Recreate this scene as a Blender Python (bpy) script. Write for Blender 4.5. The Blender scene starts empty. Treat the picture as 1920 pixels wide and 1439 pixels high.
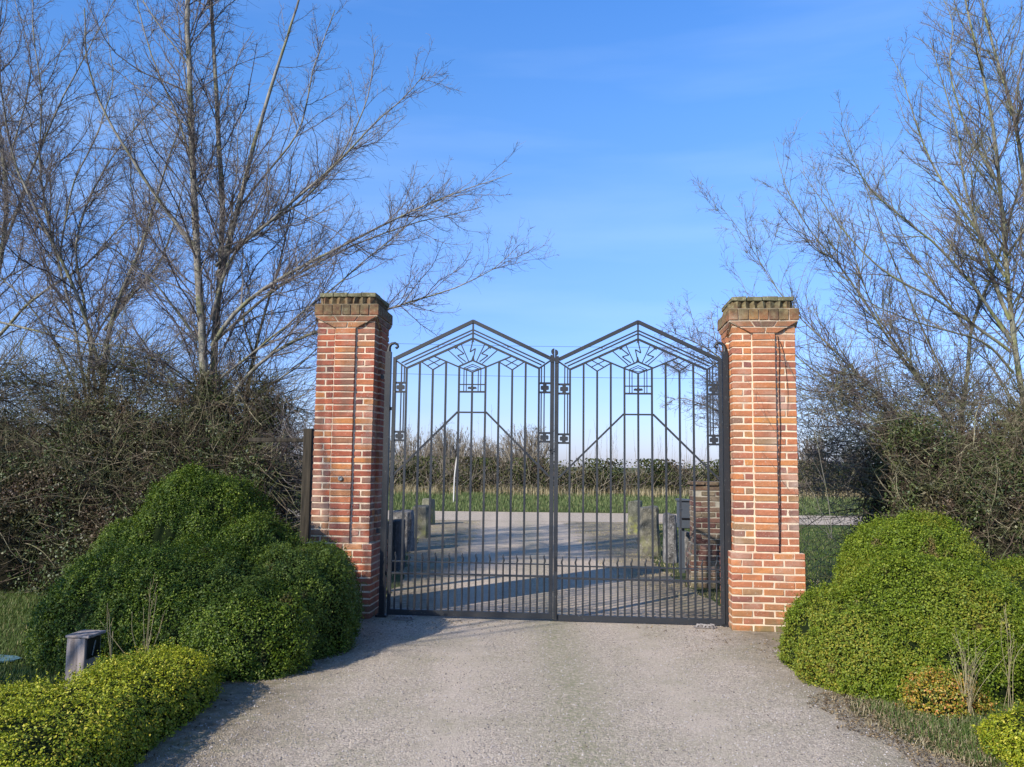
import bpy, math, random
import numpy as np
from math import radians, sin, cos, pi

# ------------------------------------------------------------------ camera, world, sun
sc = bpy.context.scene
COL = sc.collection
F = 1550.0
CAM = np.array([0.0, 0.0, 1.65])
PITCH, ROLL = radians(5.69), radians(0.7)
def _rx(a): c, s = cos(a), sin(a); return np.array([[1, 0, 0], [0, c, -s], [0, s, c]])
def _rz(a): c, s = cos(a), sin(a); return np.array([[c, -s, 0], [s, c, 0], [0, 0, 1]])
CM = _rx(pi / 2 + PITCH) @ _rz(ROLL)
def at(x, y, d):
    "world point at distance d (along +Y) whose picture position in the 1920x1439 photo is x, y"
    v = CM @ np.array([x - 960.0, -(y - 719.5), -F])
    return CAM + v * (d / v[1])
cam_d = bpy.data.cameras.new('camera')
cam_d.sensor_width = 36; cam_d.lens = 36 * F / 1920
cam_d.clip_start = 0.1; cam_d.clip_end = 3000
cam = bpy.data.objects.new('camera', cam_d); COL.objects.link(cam)
import mathutils
cam.matrix_world = mathutils.Matrix.Translation(CAM.tolist()) @ mathutils.Matrix(CM.tolist()).to_4x4()
sc.camera = cam

SUN_AZ = radians(43 + 180)      # compass bearing (from +Y towards +X) the light comes from
SUN_EL = radians(31)
world = bpy.data.worlds.new('World'); sc.world = world
world.use_nodes = True
wn, wl = world.node_tree.nodes, world.node_tree.links
wn.clear()
wo = wn.new('ShaderNodeOutputWorld'); bg = wn.new('ShaderNodeBackground')
sky = wn.new('ShaderNodeTexSky'); sky.sky_type = 'NISHITA'; sky.sun_disc = False
sky.sun_elevation = SUN_EL; sky.sun_rotation = SUN_AZ
sky.air_density = 1.0; sky.dust_density = 0.6; sky.ozone_density = 2.5; sky.altitude = 50
# thin cirrus streaks mixed over the sky
tc = wn.new('ShaderNodeTexCoord'); mp = wn.new('ShaderNodeMapping')
mp.inputs['Scale'].default_value = (1.2, 1.2, 9.0); mp.inputs['Rotation'].default_value = (0.0, 0.05, 0.0)
cn = wn.new('ShaderNodeTexNoise'); cn.inputs['Scale'].default_value = 1.6; cn.inputs['Detail'].default_value = 5
cr = wn.new('ShaderNodeMapRange'); cr.inputs[1].default_value = 0.47; cr.inputs[2].default_value = 0.78
cr.inputs[3].default_value = 0.0; cr.inputs[4].default_value = 0.09
cmix = wn.new('ShaderNodeMixRGB'); cmix.inputs[2].default_value = (7.0, 8.2, 9.5, 1)
tint = wn.new('ShaderNodeMixRGB'); tint.blend_type = 'MULTIPLY'; tint.inputs[0].default_value = 1.0
sx = wn.new('ShaderNodeSeparateXYZ'); wl.new(tc.outputs['Generated'], sx.inputs[0])
trp = wn.new('ShaderNodeValToRGB'); wl.new(sx.outputs[2], trp.inputs[0])
trp.color_ramp.elements[0].position = 0.0; trp.color_ramp.elements[0].color = (0.66, 0.70, 1.10, 1)
trp.color_ramp.elements[1].position = 0.55; trp.color_ramp.elements[1].color = (0.56, 1.08, 1.68, 1)
for _p, _c in ((1.0, (0.36, 0.52, 0.70, 1)), (0.18, (0.62, 0.80, 1.25, 1)), (0.29, (0.70, 0.95, 1.34, 1)), (0.4, (0.67, 1.05, 1.47, 1))):
    _e = trp.color_ramp.elements.new(_p); _e.color = _c
wl.new(trp.outputs[0], tint.inputs[2])
wl.new(tc.outputs['Generated'], mp.inputs['Vector']); wl.new(mp.outputs[0], cn.inputs['Vector'])
wl.new(cn.outputs[0], cr.inputs[0]); wl.new(cr.outputs[0], cmix.inputs[0])
wl.new(sky.outputs[0], tint.inputs[1]); wl.new(tint.outputs[0], cmix.inputs[1])
wl.new(cmix.outputs[0], bg.inputs[0]); bg.inputs[1].default_value = 0.115
wl.new(bg.outputs[0], wo.inputs[0])
sun_d = bpy.data.lights.new('sun', 'SUN'); sun_d.energy = 4.4; sun_d.angle = radians(0.6); sun_d.color = (1.0, 0.93, 0.82)
sun = bpy.data.objects.new('sun', sun_d); COL.objects.link(sun)
_d = mathutils.Vector((sin(SUN_AZ) * cos(SUN_EL), cos(SUN_AZ) * cos(SUN_EL), sin(SUN_EL)))
sun.rotation_euler = _d.to_track_quat('Z', 'Y').to_euler()
sc.view_settings.view_transform = 'Standard'; sc.view_settings.look = 'None'
sc.view_settings.exposure = 0.64; sc.view_settings.gamma = 1.0

# ------------------------------------------------------------------ materials
def lin(r, g, b, a=1.0): return (r, g, b, a)
class MT:
    def __init__(s, name, rough=0.8, spec=0.3):
        s.m = bpy.data.materials.new(name); s.m.use_nodes = True
        s.n, s.l = s.m.node_tree.nodes, s.m.node_tree.links
        s.b = s.n['Principled BSDF']; s.b.inputs['Roughness'].default_value = rough
        s.b.inputs['Specular IOR Level'].default_value = spec
        s.pos = s.n.new('ShaderNodeNewGeometry').outputs['Position']
    def island(s): return s.n.new('ShaderNodeNewGeometry').outputs['Random Per Island']
    def ramp(s, fac, stops, interp='LINEAR'):
        r = s.n.new('ShaderNodeValToRGB'); s.l.new(fac, r.inputs[0]); cr = r.color_ramp; cr.interpolation = interp
        while len(cr.elements) < len(stops): cr.elements.new(0.5)
        for e, (p, c) in zip(cr.elements, stops): e.position = p; e.color = (*c, 1) if len(c) == 3 else c
        return r.outputs[0]
    def noise(s, scale, detail=3, vec=None, rough=0.5, sc3=None):
        t = s.n.new('ShaderNodeTexNoise'); t.inputs['Scale'].default_value = scale; t.inputs['Detail'].default_value = detail
        t.inputs['Roughness'].default_value = rough
        v = vec if vec is not None else s.pos
        if sc3:
            m = s.n.new('ShaderNodeMapping'); m.inputs['Scale'].default_value = sc3; s.l.new(v, m.inputs['Vector']); v = m.outputs[0]
        s.l.new(v, t.inputs['Vector']); return t.outputs[0]
    def rng(s, v, a, b, c=0.0, d=1.0):
        r = s.n.new('ShaderNodeMapRange'); s.l.new(v, r.inputs[0])
        for i, x in enumerate((a, b, c, d)): r.inputs[i + 1].default_value = x
        return r.outputs[0]
    def mix(s, fac, a, b, mode='MIX'):
        m = s.n.new('ShaderNodeMixRGB'); m.blend_type = mode
        for i, x in zip((0, 1, 2), (fac, a, b)):
            if hasattr(x, 'links') or hasattr(x, 'is_linked'): s.l.new(x, m.inputs[i])
            elif isinstance(x, (int, float)): m.inputs[i].default_value = x
            else: m.inputs[i].default_value = (*x, 1)
        return m.outputs[0]
    def math(s, op, a, b=None):
        m = s.n.new('ShaderNodeMath'); m.operation = op
        for i, x in enumerate((a, b)):
            if x is None: continue
            if isinstance(x, (int, float)): m.inputs[i].default_value = x
            else: s.l.new(x, m.inputs[i])
        return m.outputs[0]
    def sep(s, v=None):
        x = s.n.new('ShaderNodeSeparateXYZ'); s.l.new(v if v is not None else s.pos, x.inputs[0]); return x.outputs
    def color(s, c):
        if hasattr(c, 'is_linked'): s.l.new(c, s.b.inputs['Base Color'])
        else: s.b.inputs['Base Color'].default_value = (*c, 1)
        return s
    def bump(s, h, dist=0.01, strength=0.6):
        b = s.n.new('ShaderNodeBump'); b.inputs['Distance'].default_value = dist; b.inputs['Strength'].default_value = strength
        s.l.new(h, b.inputs['Height']); s.l.new(b.outputs[0], s.b.inputs['Normal']); return s
    def translucent(s, col, fac=0.3):
        t = s.n.new('ShaderNodeBsdfTranslucent'); mx = s.n.new('ShaderNodeMixShader'); mx.inputs[0].default_value = fac
        if hasattr(col, 'is_linked'): s.l.new(col, t.inputs[0])
        else: t.inputs[0].default_value = (*col, 1)
        out = s.n['Material Output']; s.l.new(s.b.outputs[0], mx.inputs[1]); s.l.new(t.outputs[0], mx.inputs[2]); s.l.new(mx.outputs[0], out.inputs[0])
        return s

def leaf_mat(name, stops, patch=None, rough=0.4, spec=0.5, tr=0.2, patch_scale=1.2, lo=0.5, hi=0.68, dead=0):
    t = MT(name, rough, spec)
    c = t.ramp(t.island(), stops)
    if patch:
        c = t.mix(t.rng(t.noise(patch_scale, 3), lo, hi), c, t.ramp(t.island(), patch))
    if dead: c = t.mix(t.rng(t.noise(4.5, 4), 0.66, 0.72, 0, dead), c, (0.16, 0.10, 0.045))
    t.color(c).translucent(t.mix(1.0, c, (1.3, 1.3, 0.6), 'MULTIPLY'), tr)
    return t.m
def twig_mat(name, stops, moss=None, rough=0.85):
    t = MT(name, rough, 0.2)
    c = t.ramp(t.island(), stops)
    n = t.noise(9, 4)
    c = t.mix(t.rng(n, 0.3, 0.7, 0.7, 1.25), (0, 0, 0), c) if False else c
    if moss: c = t.mix(t.rng(t.noise(5, 4), 0.48, 0.62, 0, 0.8), c, moss)
    t.color(c); return t.m
def bark_mat(name, a, b, moss=None):
    t = MT(name, 0.9, 0.15)
    n = t.noise(14, 5, sc3=(1, 1, 0.35)); c = t.mix(t.rng(n, 0.35, 0.65), a, b)
    if moss: c = t.mix(t.rng(t.noise(4, 4), 0.5, 0.62, 0, 0.75), c, moss)
    t.color(c); t.bump(n, 0.01, 0.7); return t.m

def gravel_mat(name, base, moss_fac=0.5, cell=95, edge=(1.95, 2.5)):
    t = MT(name, 0.9, 0.25)
    v = t.n.new('ShaderNodeTexVoronoi'); v.inputs['Scale'].default_value = cell; t.l.new(t.pos, v.inputs['Vector'])
    sp = t.n.new('ShaderNodeSeparateColor'); t.l.new(v.outputs['Color'], sp.inputs[0])
    r, g, b = base
    c = t.ramp(sp.outputs[0], [(0.0, (r * .42, g * .42, b * .44)), (0.3, (r * .8, g * .78, b * .78)), (0.6, (r, g * .99, b)), (0.85, (r * 1.22, g * 1.18, b * 1.1)), (1.0, (r * 1.38, g * 1.38, b * 1.38))])
    big = t.noise(0.9, 5, rough=0.6)
    c = t.mix(t.rng(big, 0.35, 0.7, 0.0, 0.35), c, (r * .82, g * .84, b * .76))
    # mossy tan strip down the middle and along the edges
    o = t.sep()
    mid = t.math('ABSOLUTE', t.math('SUBTRACT', o[0], 0.45))
    strip = t.rng(t.math('ADD', mid, t.math('MULTIPLY', t.noise(2.2, 4), .35)), 0.2, 0.62, 1.0, 0.0)
    pn = t.rng(t.noise(1.7, 5, rough=0.65), 0.42, 0.68)
    trk = t.math('MULTIPLY', t.rng(t.math('ABSOLUTE', t.math('SUBTRACT', mid, 0.82)), 0.05, 0.3, 1.0, 0.0), 0.55)
    c = t.mix(trk, c, (min(1, r * 1.12), g * 1.1, b * 1.08))
    c = t.mix(t.math('MULTIPLY', t.math('MAXIMUM', t.math('MULTIPLY', strip, 0.9), t.math('MULTIPLY', pn, 0.6)), t.math('MULTIPLY', t.rng(t.noise(30, 3), 0.3, 0.7), moss_fac)), c, (0.235, 0.225, 0.12))
    ed = t.rng(t.math('ADD', t.math('ABSOLUTE', t.math('SUBTRACT', o[0], 0.4)), t.math('MULTIPLY', t.noise(1.1, 5, rough=.65), 0.9)), edge[0] + .3, edge[1] + .3)
    c = t.mix(t.math('MULTIPLY', ed, t.rng(t.noise(14, 4), 0.3, 0.6, .35, .95)), c, t.ramp(t.noise(3.5, 5), [(0.35, (0.10, 0.08, 0.05)), (0.55, (0.21, 0.17, 0.10)), (0.7, (0.12, 0.125, 0.05))]))
    fine = t.noise(260, 2)
    c = t.mix(t.rng(fine, 0.3, 0.7, 0.0, 0.3), c, (r * .5, g * .5, b * .5))
    t.color(c)
    h = t.math('ADD', t.math('MULTIPLY', t.math('SUBTRACT', 1.0, v.outputs['Distance']), 1.0), t.math('MULTIPLY', fine, 0.5))
    t.bump(h, 0.007, 0.9); return t.m

def brick_mat(name, stops, dirt_z=(3.1, 3.5), left_lichen=None, dirt=0.8, runs=.55):
    t = MT(name, 0.88, 0.2)
    c = t.ramp(t.island(), stops)
    n1 = t.noise(28, 5, rough=0.65)
    c = t.mix(t.rng(n1, 0.35, 0.72, 0, 0.6), c, t.mix(0.5, c, (0.10, 0.05, 0.04)))
    c = t.mix(t.rng(t.noise(60, 3), 0.62, 0.74, 0, 0.55), c, (0.55, 0.46, 0.38))      # lime bloom specks
    c = t.mix(t.rng(t.noise(3.0, 5), 0.52, 0.68, 0, 0.4), c, (0.48, 0.38, 0.30))
    c = t.mix(t.rng(t.noise(5.0, 6, sc3=(1, 1, .35)), 0.5, 0.66, 0, runs), c, (0.13, 0.095, 0.065))   # grime runs
    o = t.sep()
    dz = t.math('MULTIPLY', t.rng(t.math('ADD', o[2], t.math('MULTIPLY', t.noise(7, 5), 0.35)), dirt_z[0] + .17, dirt_z[1] + .17), dirt)
    c = t.mix(dz, c, t.ramp(t.noise(22, 4), [(0.3, (0.05, 0.045, 0.028)), (0.55, (0.11, 0.10, 0.05)), (0.75, (0.2, 0.2, 0.12))]))
    c = t.mix(t.math('MULTIPLY', t.rng(o[2], 0.0, 0.38, 1.0, 0.0), t.rng(t.noise(8, 5), .38, .6, .1, .8)), c, (0.12, 0.115, 0.055))
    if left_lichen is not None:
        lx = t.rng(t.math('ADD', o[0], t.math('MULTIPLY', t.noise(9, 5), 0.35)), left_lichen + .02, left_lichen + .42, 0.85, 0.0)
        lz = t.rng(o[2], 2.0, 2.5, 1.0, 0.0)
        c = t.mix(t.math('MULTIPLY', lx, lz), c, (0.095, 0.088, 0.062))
    t.color(c); t.bump(t.math('ADD', n1, t.math('MULTIPLY', t.noise(110, 3), 0.4)), 0.006, 0.8); return t.m
def mortar_mat(name, col):
    t = MT(name, 0.95, 0.1)
    o = t.sep()
    c = t.mix(t.rng(t.noise(6, 6, rough=.65), 0.38, 0.7, 0, 0.7), col, tuple(x * .5 for x in col))
    c = t.mix(t.rng(t.math('ADD', o[2], t.math('MULTIPLY', t.noise(7, 5), 0.35)), 3.2, 3.6, 0, .85), c, (0.09, 0.08, 0.05))
    t.color(c); t.bump(t.noise(80, 4), 0.004, 0.7); return t.m
def stone_mat(name, a, b, lichen=None, dark=None):
    t = MT(name, 0.9, 0.15)
    n = t.noise(8, 6, rough=0.7); c = t.mix(t.rng(n, 0.35, 0.65), a, b)
    c = t.mix(t.rng(t.noise(35, 3), 0.58, 0.68, 0, 0.6), c, tuple(min(1, x * 1.7) for x in b))
    if lichen:
        o = t.sep()
        lf = t.math('MULTIPLY', t.rng(t.noise(9, 5), 0.42, 0.7), t.rng(o[2], 0.15, 0.55, 1.0, 0.0))
        c = t.mix(lf, c, lichen)
    t.color(c); t.bump(n, 0.02, 0.8); return t.m
def wood_mat(name, a, b):
    t = MT(name, 0.85, 0.2)
    n = t.noise(30, 5, sc3=(1, 1, 0.08)); t.color(t.mix(t.rng(n, 0.35, 0.65), a, b)); t.bump(n, 0.003, 0.7); return t.m
def metal_mat(name, a, rust=0.25):
    t = MT(name, 0.5, 0.45)
    n = t.noise(22, 5, rough=0.7)
    c = t.mix(t.rng(n, 0.55, 0.75, 0, rust), a, (0.12, 0.075, 0.045))
    c = t.mix(t.rng(t.noise(60, 2), 0.68, 0.76, 0, 0.6), c, (0.16, 0.17, 0.16))
    t.color(c); t.bump(n, 0.001, 0.4); return t.m

M = {}
M['gravel'] = gravel_mat('gravel', (0.49, 0.41, 0.33), 1.2, 95, (1.65, 2.3))
M['forecourt'] = gravel_mat('forecourt_gravel', (0.49, 0.40, 0.315), 0.8, 60, (1.25, 1.75))
M['lane'] = None; t = MT('asphalt_lane', 0.9, 0.25)
t.color(t.mix(t.rng(t.noise(1.3, 6, sc3=(.2, 1, 1)), 0.3, 0.7), (0.39, 0.31, 0.25), (0.48, 0.39, 0.325))); t.bump(t.noise(60, 3), .004, .5); M['lane'] = gravel_mat('lane_gravel', (0.48, 0.395, 0.31), 0.25, 60, (900, 901))
t = MT('ground_turf', 0.95, 0.1)
g1 = t.noise(1.1, 6, rough=.6); g2 = t.noise(40, 4, rough=.7)
gc = t.mix(t.rng(g1, 0.35, 0.65), (0.05, 0.085, 0.02), (0.105, 0.10, 0.045))
gc = t.mix(t.rng(g2, 0.35, 0.7), gc, t.mix(0.5, gc, (0.02, 0.03, 0.01)))
t.color(gc); t.bump(g2, 0.03, 0.8); M['turf'] = t.m
M['brick'] = brick_mat('pillar_brick', [(0.0, (0.20, 0.08, 0.066)), (0.14, (0.34, 0.12, 0.065)), (0.40, (0.41, 0.148, 0.068)), (0.62, (0.48, 0.18, 0.066)), (0.78, (0.35, 0.13, 0.08)), (0.90, (0.52, 0.22, 0.07)), (0.96, (0.28, 0.17, 0.09)), (1.0, (0.22, 0.11, 0.09))], (3.02, 3.36), dirt=.9, runs=.3)
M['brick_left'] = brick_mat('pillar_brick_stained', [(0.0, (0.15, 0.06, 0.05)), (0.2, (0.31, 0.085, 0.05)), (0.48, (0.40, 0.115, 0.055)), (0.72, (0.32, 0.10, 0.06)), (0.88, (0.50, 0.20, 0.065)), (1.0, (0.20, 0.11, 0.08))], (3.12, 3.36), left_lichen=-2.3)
M['cap'] = stone_mat('cap_tile', (0.10, 0.09, 0.05), (0.19, 0.18, 0.11))
M['brick_old'] = brick_mat('old_pier_brick', [(0.0, (0.06, 0.03, 0.028)), (0.45, (0.13, 0.055, 0.042)), (0.75, (0.16, 0.125, 0.085)), (1.0, (0.10, 0.08, 0.055))], (1.2, 1.6))
M['mortar'] = mortar_mat('lime_mortar', (0.68, 0.54, 0.39))
M['mortar_old'] = mortar_mat('weathered_mortar', (0.38, 0.34, 0.27))
M['gate'] = metal_mat('gate_iron', (0.019, 0.021, 0.024))
M['post'] = metal_mat('post_iron', (0.012, 0.013, 0.015), 0.15)
M['brass'] = metal_mat('dull_metal', (0.22, 0.21, 0.19))
M['white_metal'] = metal_mat('pale_metal', (0.19, 0.165, 0.15), .5)
M['stone'] = stone_mat('bollard_stone', (0.09, 0.083, 0.062), (0.20, 0.185, 0.145), (0.22, 0.22, 0.09))
M['stone_lichen'] = stone_mat('bollard_stone_lichened', (0.09, 0.088, 0.06), (0.20, 0.19, 0.14), (0.30, 0.30, 0.07))
M['stone_in_shade'] = stone_mat('shade_dark_stone', (0.03, 0.03, 0.032), (0.07, 0.07, 0.07))  # near-black colour stands for the shadow the block lies in
M['stone_rough'] = stone_mat('rough_stone', (0.05, 0.047, 0.045), (0.22, 0.21, 0.20))
M['box_grey'] = metal_mat('postbox_paint', (0.06, 0.07, 0.085), .1)
M['wood_grey'] = wood_mat('weathered_wood', (0.15, 0.125, 0.115), (0.34, 0.29, 0.27))
M['wood_dark'] = wood_mat('dark_post_wood', (0.02, 0.018, 0.014), (0.06, 0.05, 0.036))
t = MT('blue_cover', 0.8, .2); t.color(t.mix(t.rng(t.noise(6, 5), .4, .7, 0, .7), (0.085, 0.19, 0.24), (0.10, 0.13, 0.12))); M['blue'] = t.m
M['white_stick'] = MT('white_paint', 0.6).color((0.5, 0.48, 0.44)).m
M['black'] = MT('lamp_recess', 0.3).color((0.012, 0.012, 0.014)).m
M['wire'] = MT('wire_grey', 0.6).color((0.10, 0.13, 0.17)).m
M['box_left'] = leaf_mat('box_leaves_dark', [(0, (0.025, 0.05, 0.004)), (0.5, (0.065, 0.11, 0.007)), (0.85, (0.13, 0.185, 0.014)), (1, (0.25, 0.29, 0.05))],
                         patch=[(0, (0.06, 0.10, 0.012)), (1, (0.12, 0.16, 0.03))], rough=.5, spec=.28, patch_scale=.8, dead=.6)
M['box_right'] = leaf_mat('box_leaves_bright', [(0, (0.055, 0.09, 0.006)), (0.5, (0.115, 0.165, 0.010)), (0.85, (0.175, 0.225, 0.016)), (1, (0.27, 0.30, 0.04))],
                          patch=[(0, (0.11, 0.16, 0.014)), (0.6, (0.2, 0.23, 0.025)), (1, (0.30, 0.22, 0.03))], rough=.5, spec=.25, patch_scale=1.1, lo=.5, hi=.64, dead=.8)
M['box_yellow'] = leaf_mat('box_leaves_yellow', [(0, (0.10, 0.14, 0.007)), (0.5, (0.24, 0.27, 0.013)), (0.85, (0.38, 0.38, 0.025)), (1, (0.55, 0.47, 0.08))],
                           patch=[(0, (0.06, 0.12, 0.01)), (0.7, (0.14, 0.19, 0.015)), (1, (0.36, 0.24, 0.04))], rough=.5, spec=.25, patch_scale=1.5)
M['box_orange'] = leaf_mat('box_leaves_orange', [(0, (0.09, 0.13, 0.012)), (0.5, (0.24, 0.22, 0.02)), (0.8, (0.42, 0.26, 0.03)), (1, (0.5, 0.17, 0.06))], rough=.5)
M['core'] = MT('bush_shade_core', 1.0, 0.05).color((0.012, 0.018, 0.006)).m  # near-black: the unlit inside of a bush put into colour
M['core_brown'] = MT('hedge_shade_core', 1.0, 0.05).color((0.022, 0.02, 0.012)).m  # dark brown for solid hulls that stand for the hedges' unlit insides
M['ivy'] = leaf_mat('ivy_leaves', [(0, (0.018, 0.034, 0.006)), (0.5, (0.042, 0.068, 0.012)), (0.85, (0.08, 0.105, 0.022)), (1, (0.14, 0.14, 0.05))],
                    patch=[(0, (0.055, 0.035, 0.022)), (0.6, (0.10, 0.06, 0.035)), (1, (0.14, 0.10, 0.06))], rough=.5, tr=.12, patch_scale=1.3, lo=.52, hi=.62)
M['tangle'] = twig_mat('tangle_twigs', [(0, (0.035, 0.024, 0.018)), (0.45, (0.085, 0.06, 0.042)), (0.8, (0.15, 0.12, 0.08)), (1, (0.28, 0.25, 0.16))], (0.10, 0.12, 0.045))
M['bark'] = bark_mat('grey_bark', (0.13, 0.12, 0.105), (0.28, 0.26, 0.215), (0.16, 0.165, 0.08))
M['bark_green'] = bark_mat('lichened_bark', (0.14, 0.135, 0.10), (0.26, 0.25, 0.18), (0.21, 0.23, 0.08))
M['twig'] = twig_mat('bare_twigs', [(0, (0.065, 0.052, 0.052)), (0.5, (0.125, 0.105, 0.10)), (1, (0.23, 0.205, 0.18))])
M['twig_r'] = twig_mat('bare_twigs_lichened', [(0, (0.065, 0.048, 0.048)), (0.5, (0.12, 0.095, 0.09)), (1, (0.21, 0.18, 0.14))], (0.17, 0.18, 0.09))
M['far_twig'] = twig_mat('far_twigs', [(0, (0.10, 0.08, 0.065)), (0.5, (0.16, 0.132, 0.10)), (1, (0.27, 0.235, 0.175))])
M['hedge_leaf'] = leaf_mat('roadside_leaves', [(0, (0.018, 0.028, 0.008)), (0.6, (0.04, 0.05, 0.014)), (1, (0.10, 0.10, 0.035))], patch=[(0, (0.035, 0.022, 0.016)), (1, (0.09, 0.06, 0.035))], tr=.05, spec=.15, rough=.7)
M['grass'] = leaf_mat('grass_blades', [(0, (0.045, 0.08, 0.016)), (0.6, (0.085, 0.13, 0.028)), (0.9, (0.15, 0.17, 0.06)), (1, (0.30, 0.26, 0.13))], rough=.6, spec=.2)
M['verge'] = leaf_mat('verge_grass', [(0, (0.075, 0.11, 0.04)), (0.6, (0.125, 0.165, 0.06)), (1, (0.24, 0.25, 0.12))], rough=.7, spec=.15)
M['straw'] = leaf_mat('dry_grass', [(0, (0.20, 0.16, 0.09)), (0.6, (0.36, 0.30, 0.18)), (1, (0.55, 0.47, 0.30))], rough=.8, spec=.1)
M['litter'] = leaf_mat('leaf_litter', [(0, (0.05, 0.035, 0.025)), (0.5, (0.13, 0.09, 0.05)), (1, (0.30, 0.22, 0.12))], rough=.9, spec=.1, tr=.02)
M['creeper'] = MT('creeper_shadow_line', .9).color((0.07, 0.03, 0.02)).m  # dark line colour, creeper and strip shadow together

# ------------------------------------------------------------------ mesh helpers
class MB:
    def __init__(s): s.v = []; s.f4 = []; s.f3 = []; s.n = 0
    def add(s, v, f4=None, f3=None):
        v = np.asarray(v, float).reshape(-1, 3)
        if f4 is not None and len(f4): s.f4.append(np.asarray(f4, np.int64).reshape(-1, 4) + s.n)
        if f3 is not None and len(f3): s.f3.append(np.asarray(f3, np.int64).reshape(-1, 3) + s.n)
        s.v.append(v); s.n += len(v)
    def box(s, lo, hi, jit=0.0, fr=None, taper=0.0):
        lo, hi = np.array(lo, float), np.array(hi, float)
        v = np.array([[x, y, z] for z in (0, 1) for y in (0, 1) for x in (0, 1)], float)
        v = lo + v * (hi - lo)
        if taper:
            c = (lo + hi) / 2; top = v[:, 2] > c[2]; v[top, :2] = c[:2] + (v[top, :2] - c[:2]) * (1 - taper)
        if jit: v = v + RNG.uniform(-jit, jit, v.shape)
        if fr is not None: v = fr(v)
        s.add(v, [[0, 2, 3, 1], [4, 5, 7, 6], [0, 1, 5, 4], [2, 6, 7, 3], [0, 4, 6, 2], [1, 3, 7, 5]])
    def cham(s, lo, hi, ch, jit=0.0, fr=None):
        "box with bevelled edges (24 verts)"
        lo, hi = np.array(lo, float), np.array(hi, float); c = (lo + hi) / 2; h = (hi - lo) / 2
        V = []; idx = {}
        for sx in (-1, 1):
            for sy in (-1, 1):
                for sz in (-1, 1):
                    for ax in range(3):
                        p = np.array([sx, sy, sz]) * (h - ch); p[ax] = (sx, sy, sz)[ax] * h[ax]
                        idx[(sx, sy, sz, ax)] = len(V); V.append(c + p)
        V = np.array(V)
        if jit: V = V + RNG.uniform(-jit, jit, (8, 1, 3)).repeat(3, axis=1).reshape(-1, 3)
        f4 = []; f3 = []
        for ax in range(3):
            o = [a for a in range(3) if a != ax]
            for sg in (-1, 1):
                q = []
                for a, b in ((-1, -1), (1, -1), (1, 1), (-1, 1)):
                    k = [0, 0, 0]; k[ax] = sg; k[o[0]] = a; k[o[1]] = b; q.append(idx[(*k, ax)])
                f4.append(q)
            for a in (-1, 1):
                for b in (-1, 1):
                    k1 = [0, 0, 0]; k1[o[0]] = a; k1[o[1]] = b; k2 = list(k1); k1[ax] = -1; k2[ax] = 1
                    f4.append([idx[(*k1, o[0])], idx[(*k2, o[0])], idx[(*k2, o[1])], idx[(*k1, o[1])]])
        for sx in (-1, 1):
            for sy in (-1, 1):
                for sz in (-1, 1): f3.append([idx[(sx, sy, sz, a)] for a in range(3)])
        if fr is not None: V = fr(V)
        s.add(V, f4, f3)
    def bar(s, p, q, w, d=None, up=(0, 0, 1), fr=None):
        "rectangular bar from p to q; w across, d deep (along y)"
        p, q = np.array(p, float), np.array(q, float); d = w if d is None else d
        t = q - p; t /= np.linalg.norm(t); y = np.array([0, 1.0, 0])
        x = np.cross(t, y); x /= np.linalg.norm(x)
        V = np.array([e + a * x * w / 2 + b * y * d / 2 for e in (p, q) for a, b in ((-1, -1), (1, -1), (1, 1), (-1, 1))])
        if fr is not None: V = fr(V)
        s.add(V, [[0, 3, 2, 1], [4, 5, 6, 7], [0, 1, 5, 4], [1, 2, 6, 5], [2, 3, 7, 6], [3, 0, 4, 7]])
    def prism(s, pts, y0, y1, fr=None):
        "polygon in x,z extruded along y (convex)"
        n = len(pts); V = np.array([[a, y0, b] for a, b in pts] + [[a, y1, b] for a, b in pts], float)
        c0 = V[:n].mean(0); c1 = V[n:].mean(0); V = np.vstack([V, c0, c1])
        f4 = [[i, (i + 1) % n, n + (i + 1) % n, n + i] for i in range(n)]
        f3 = [[(i + 1) % n, i, 2 * n] for i in range(n)] + [[n + i, n + (i + 1) % n, 2 * n + 1] for i in range(n)]
        if fr is not None: V = fr(V)
        s.add(V, f4, f3)
    def tubes(s, P, R, sides=4, cap=False):
        "P (N,K,3) polylines, R (N,K) radii, all at once"
        P = np.asarray(P, float); R = np.asarray(R, float)
        if P.ndim == 2: P = P[None]; R = R[None]
        N, K, _ = P.shape
        if N == 0: return
        T = np.gradient(P, axis=1); T /= np.linalg.norm(T, axis=2, keepdims=True) + 1e-9
        m = np.abs(T.mean(1)); ref = np.zeros((N, 3)); ref[np.arange(N), m.argmin(1)] = 1
        X = np.cross(T, ref[:, None, :]); X /= np.linalg.norm(X, axis=2, keepdims=True) + 1e-9
        Yv = np.cross(T, X)
        a = np.arange(sides) * 2 * pi / sides
        V = P[:, :, None, :] + R[:, :, None, None] * (X[:, :, None, :] * np.cos(a)[None, None, :, None] + Yv[:, :, None, :] * np.sin(a)[None, None, :, None])
        base = (np.arange(N) * K * sides)[:, None, None]
        k = np.arange(K - 1)[None, :, None] * sides; j = np.arange(sides)[None, None, :]; j2 = (j + 1) % sides
        f = np.stack([base + k + j, base + k + j2, base + k + sides + j2, base + k + sides + j], -1).reshape(-1, 4)
        s.add(V.reshape(-1, 3), f)
        if cap and sides == 4:
            s.f4.append(np.stack([(base[:, 0, 0] + (K - 1) * sides + q) for q in range(4)], -1) + s.n - N * K * sides)
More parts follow.
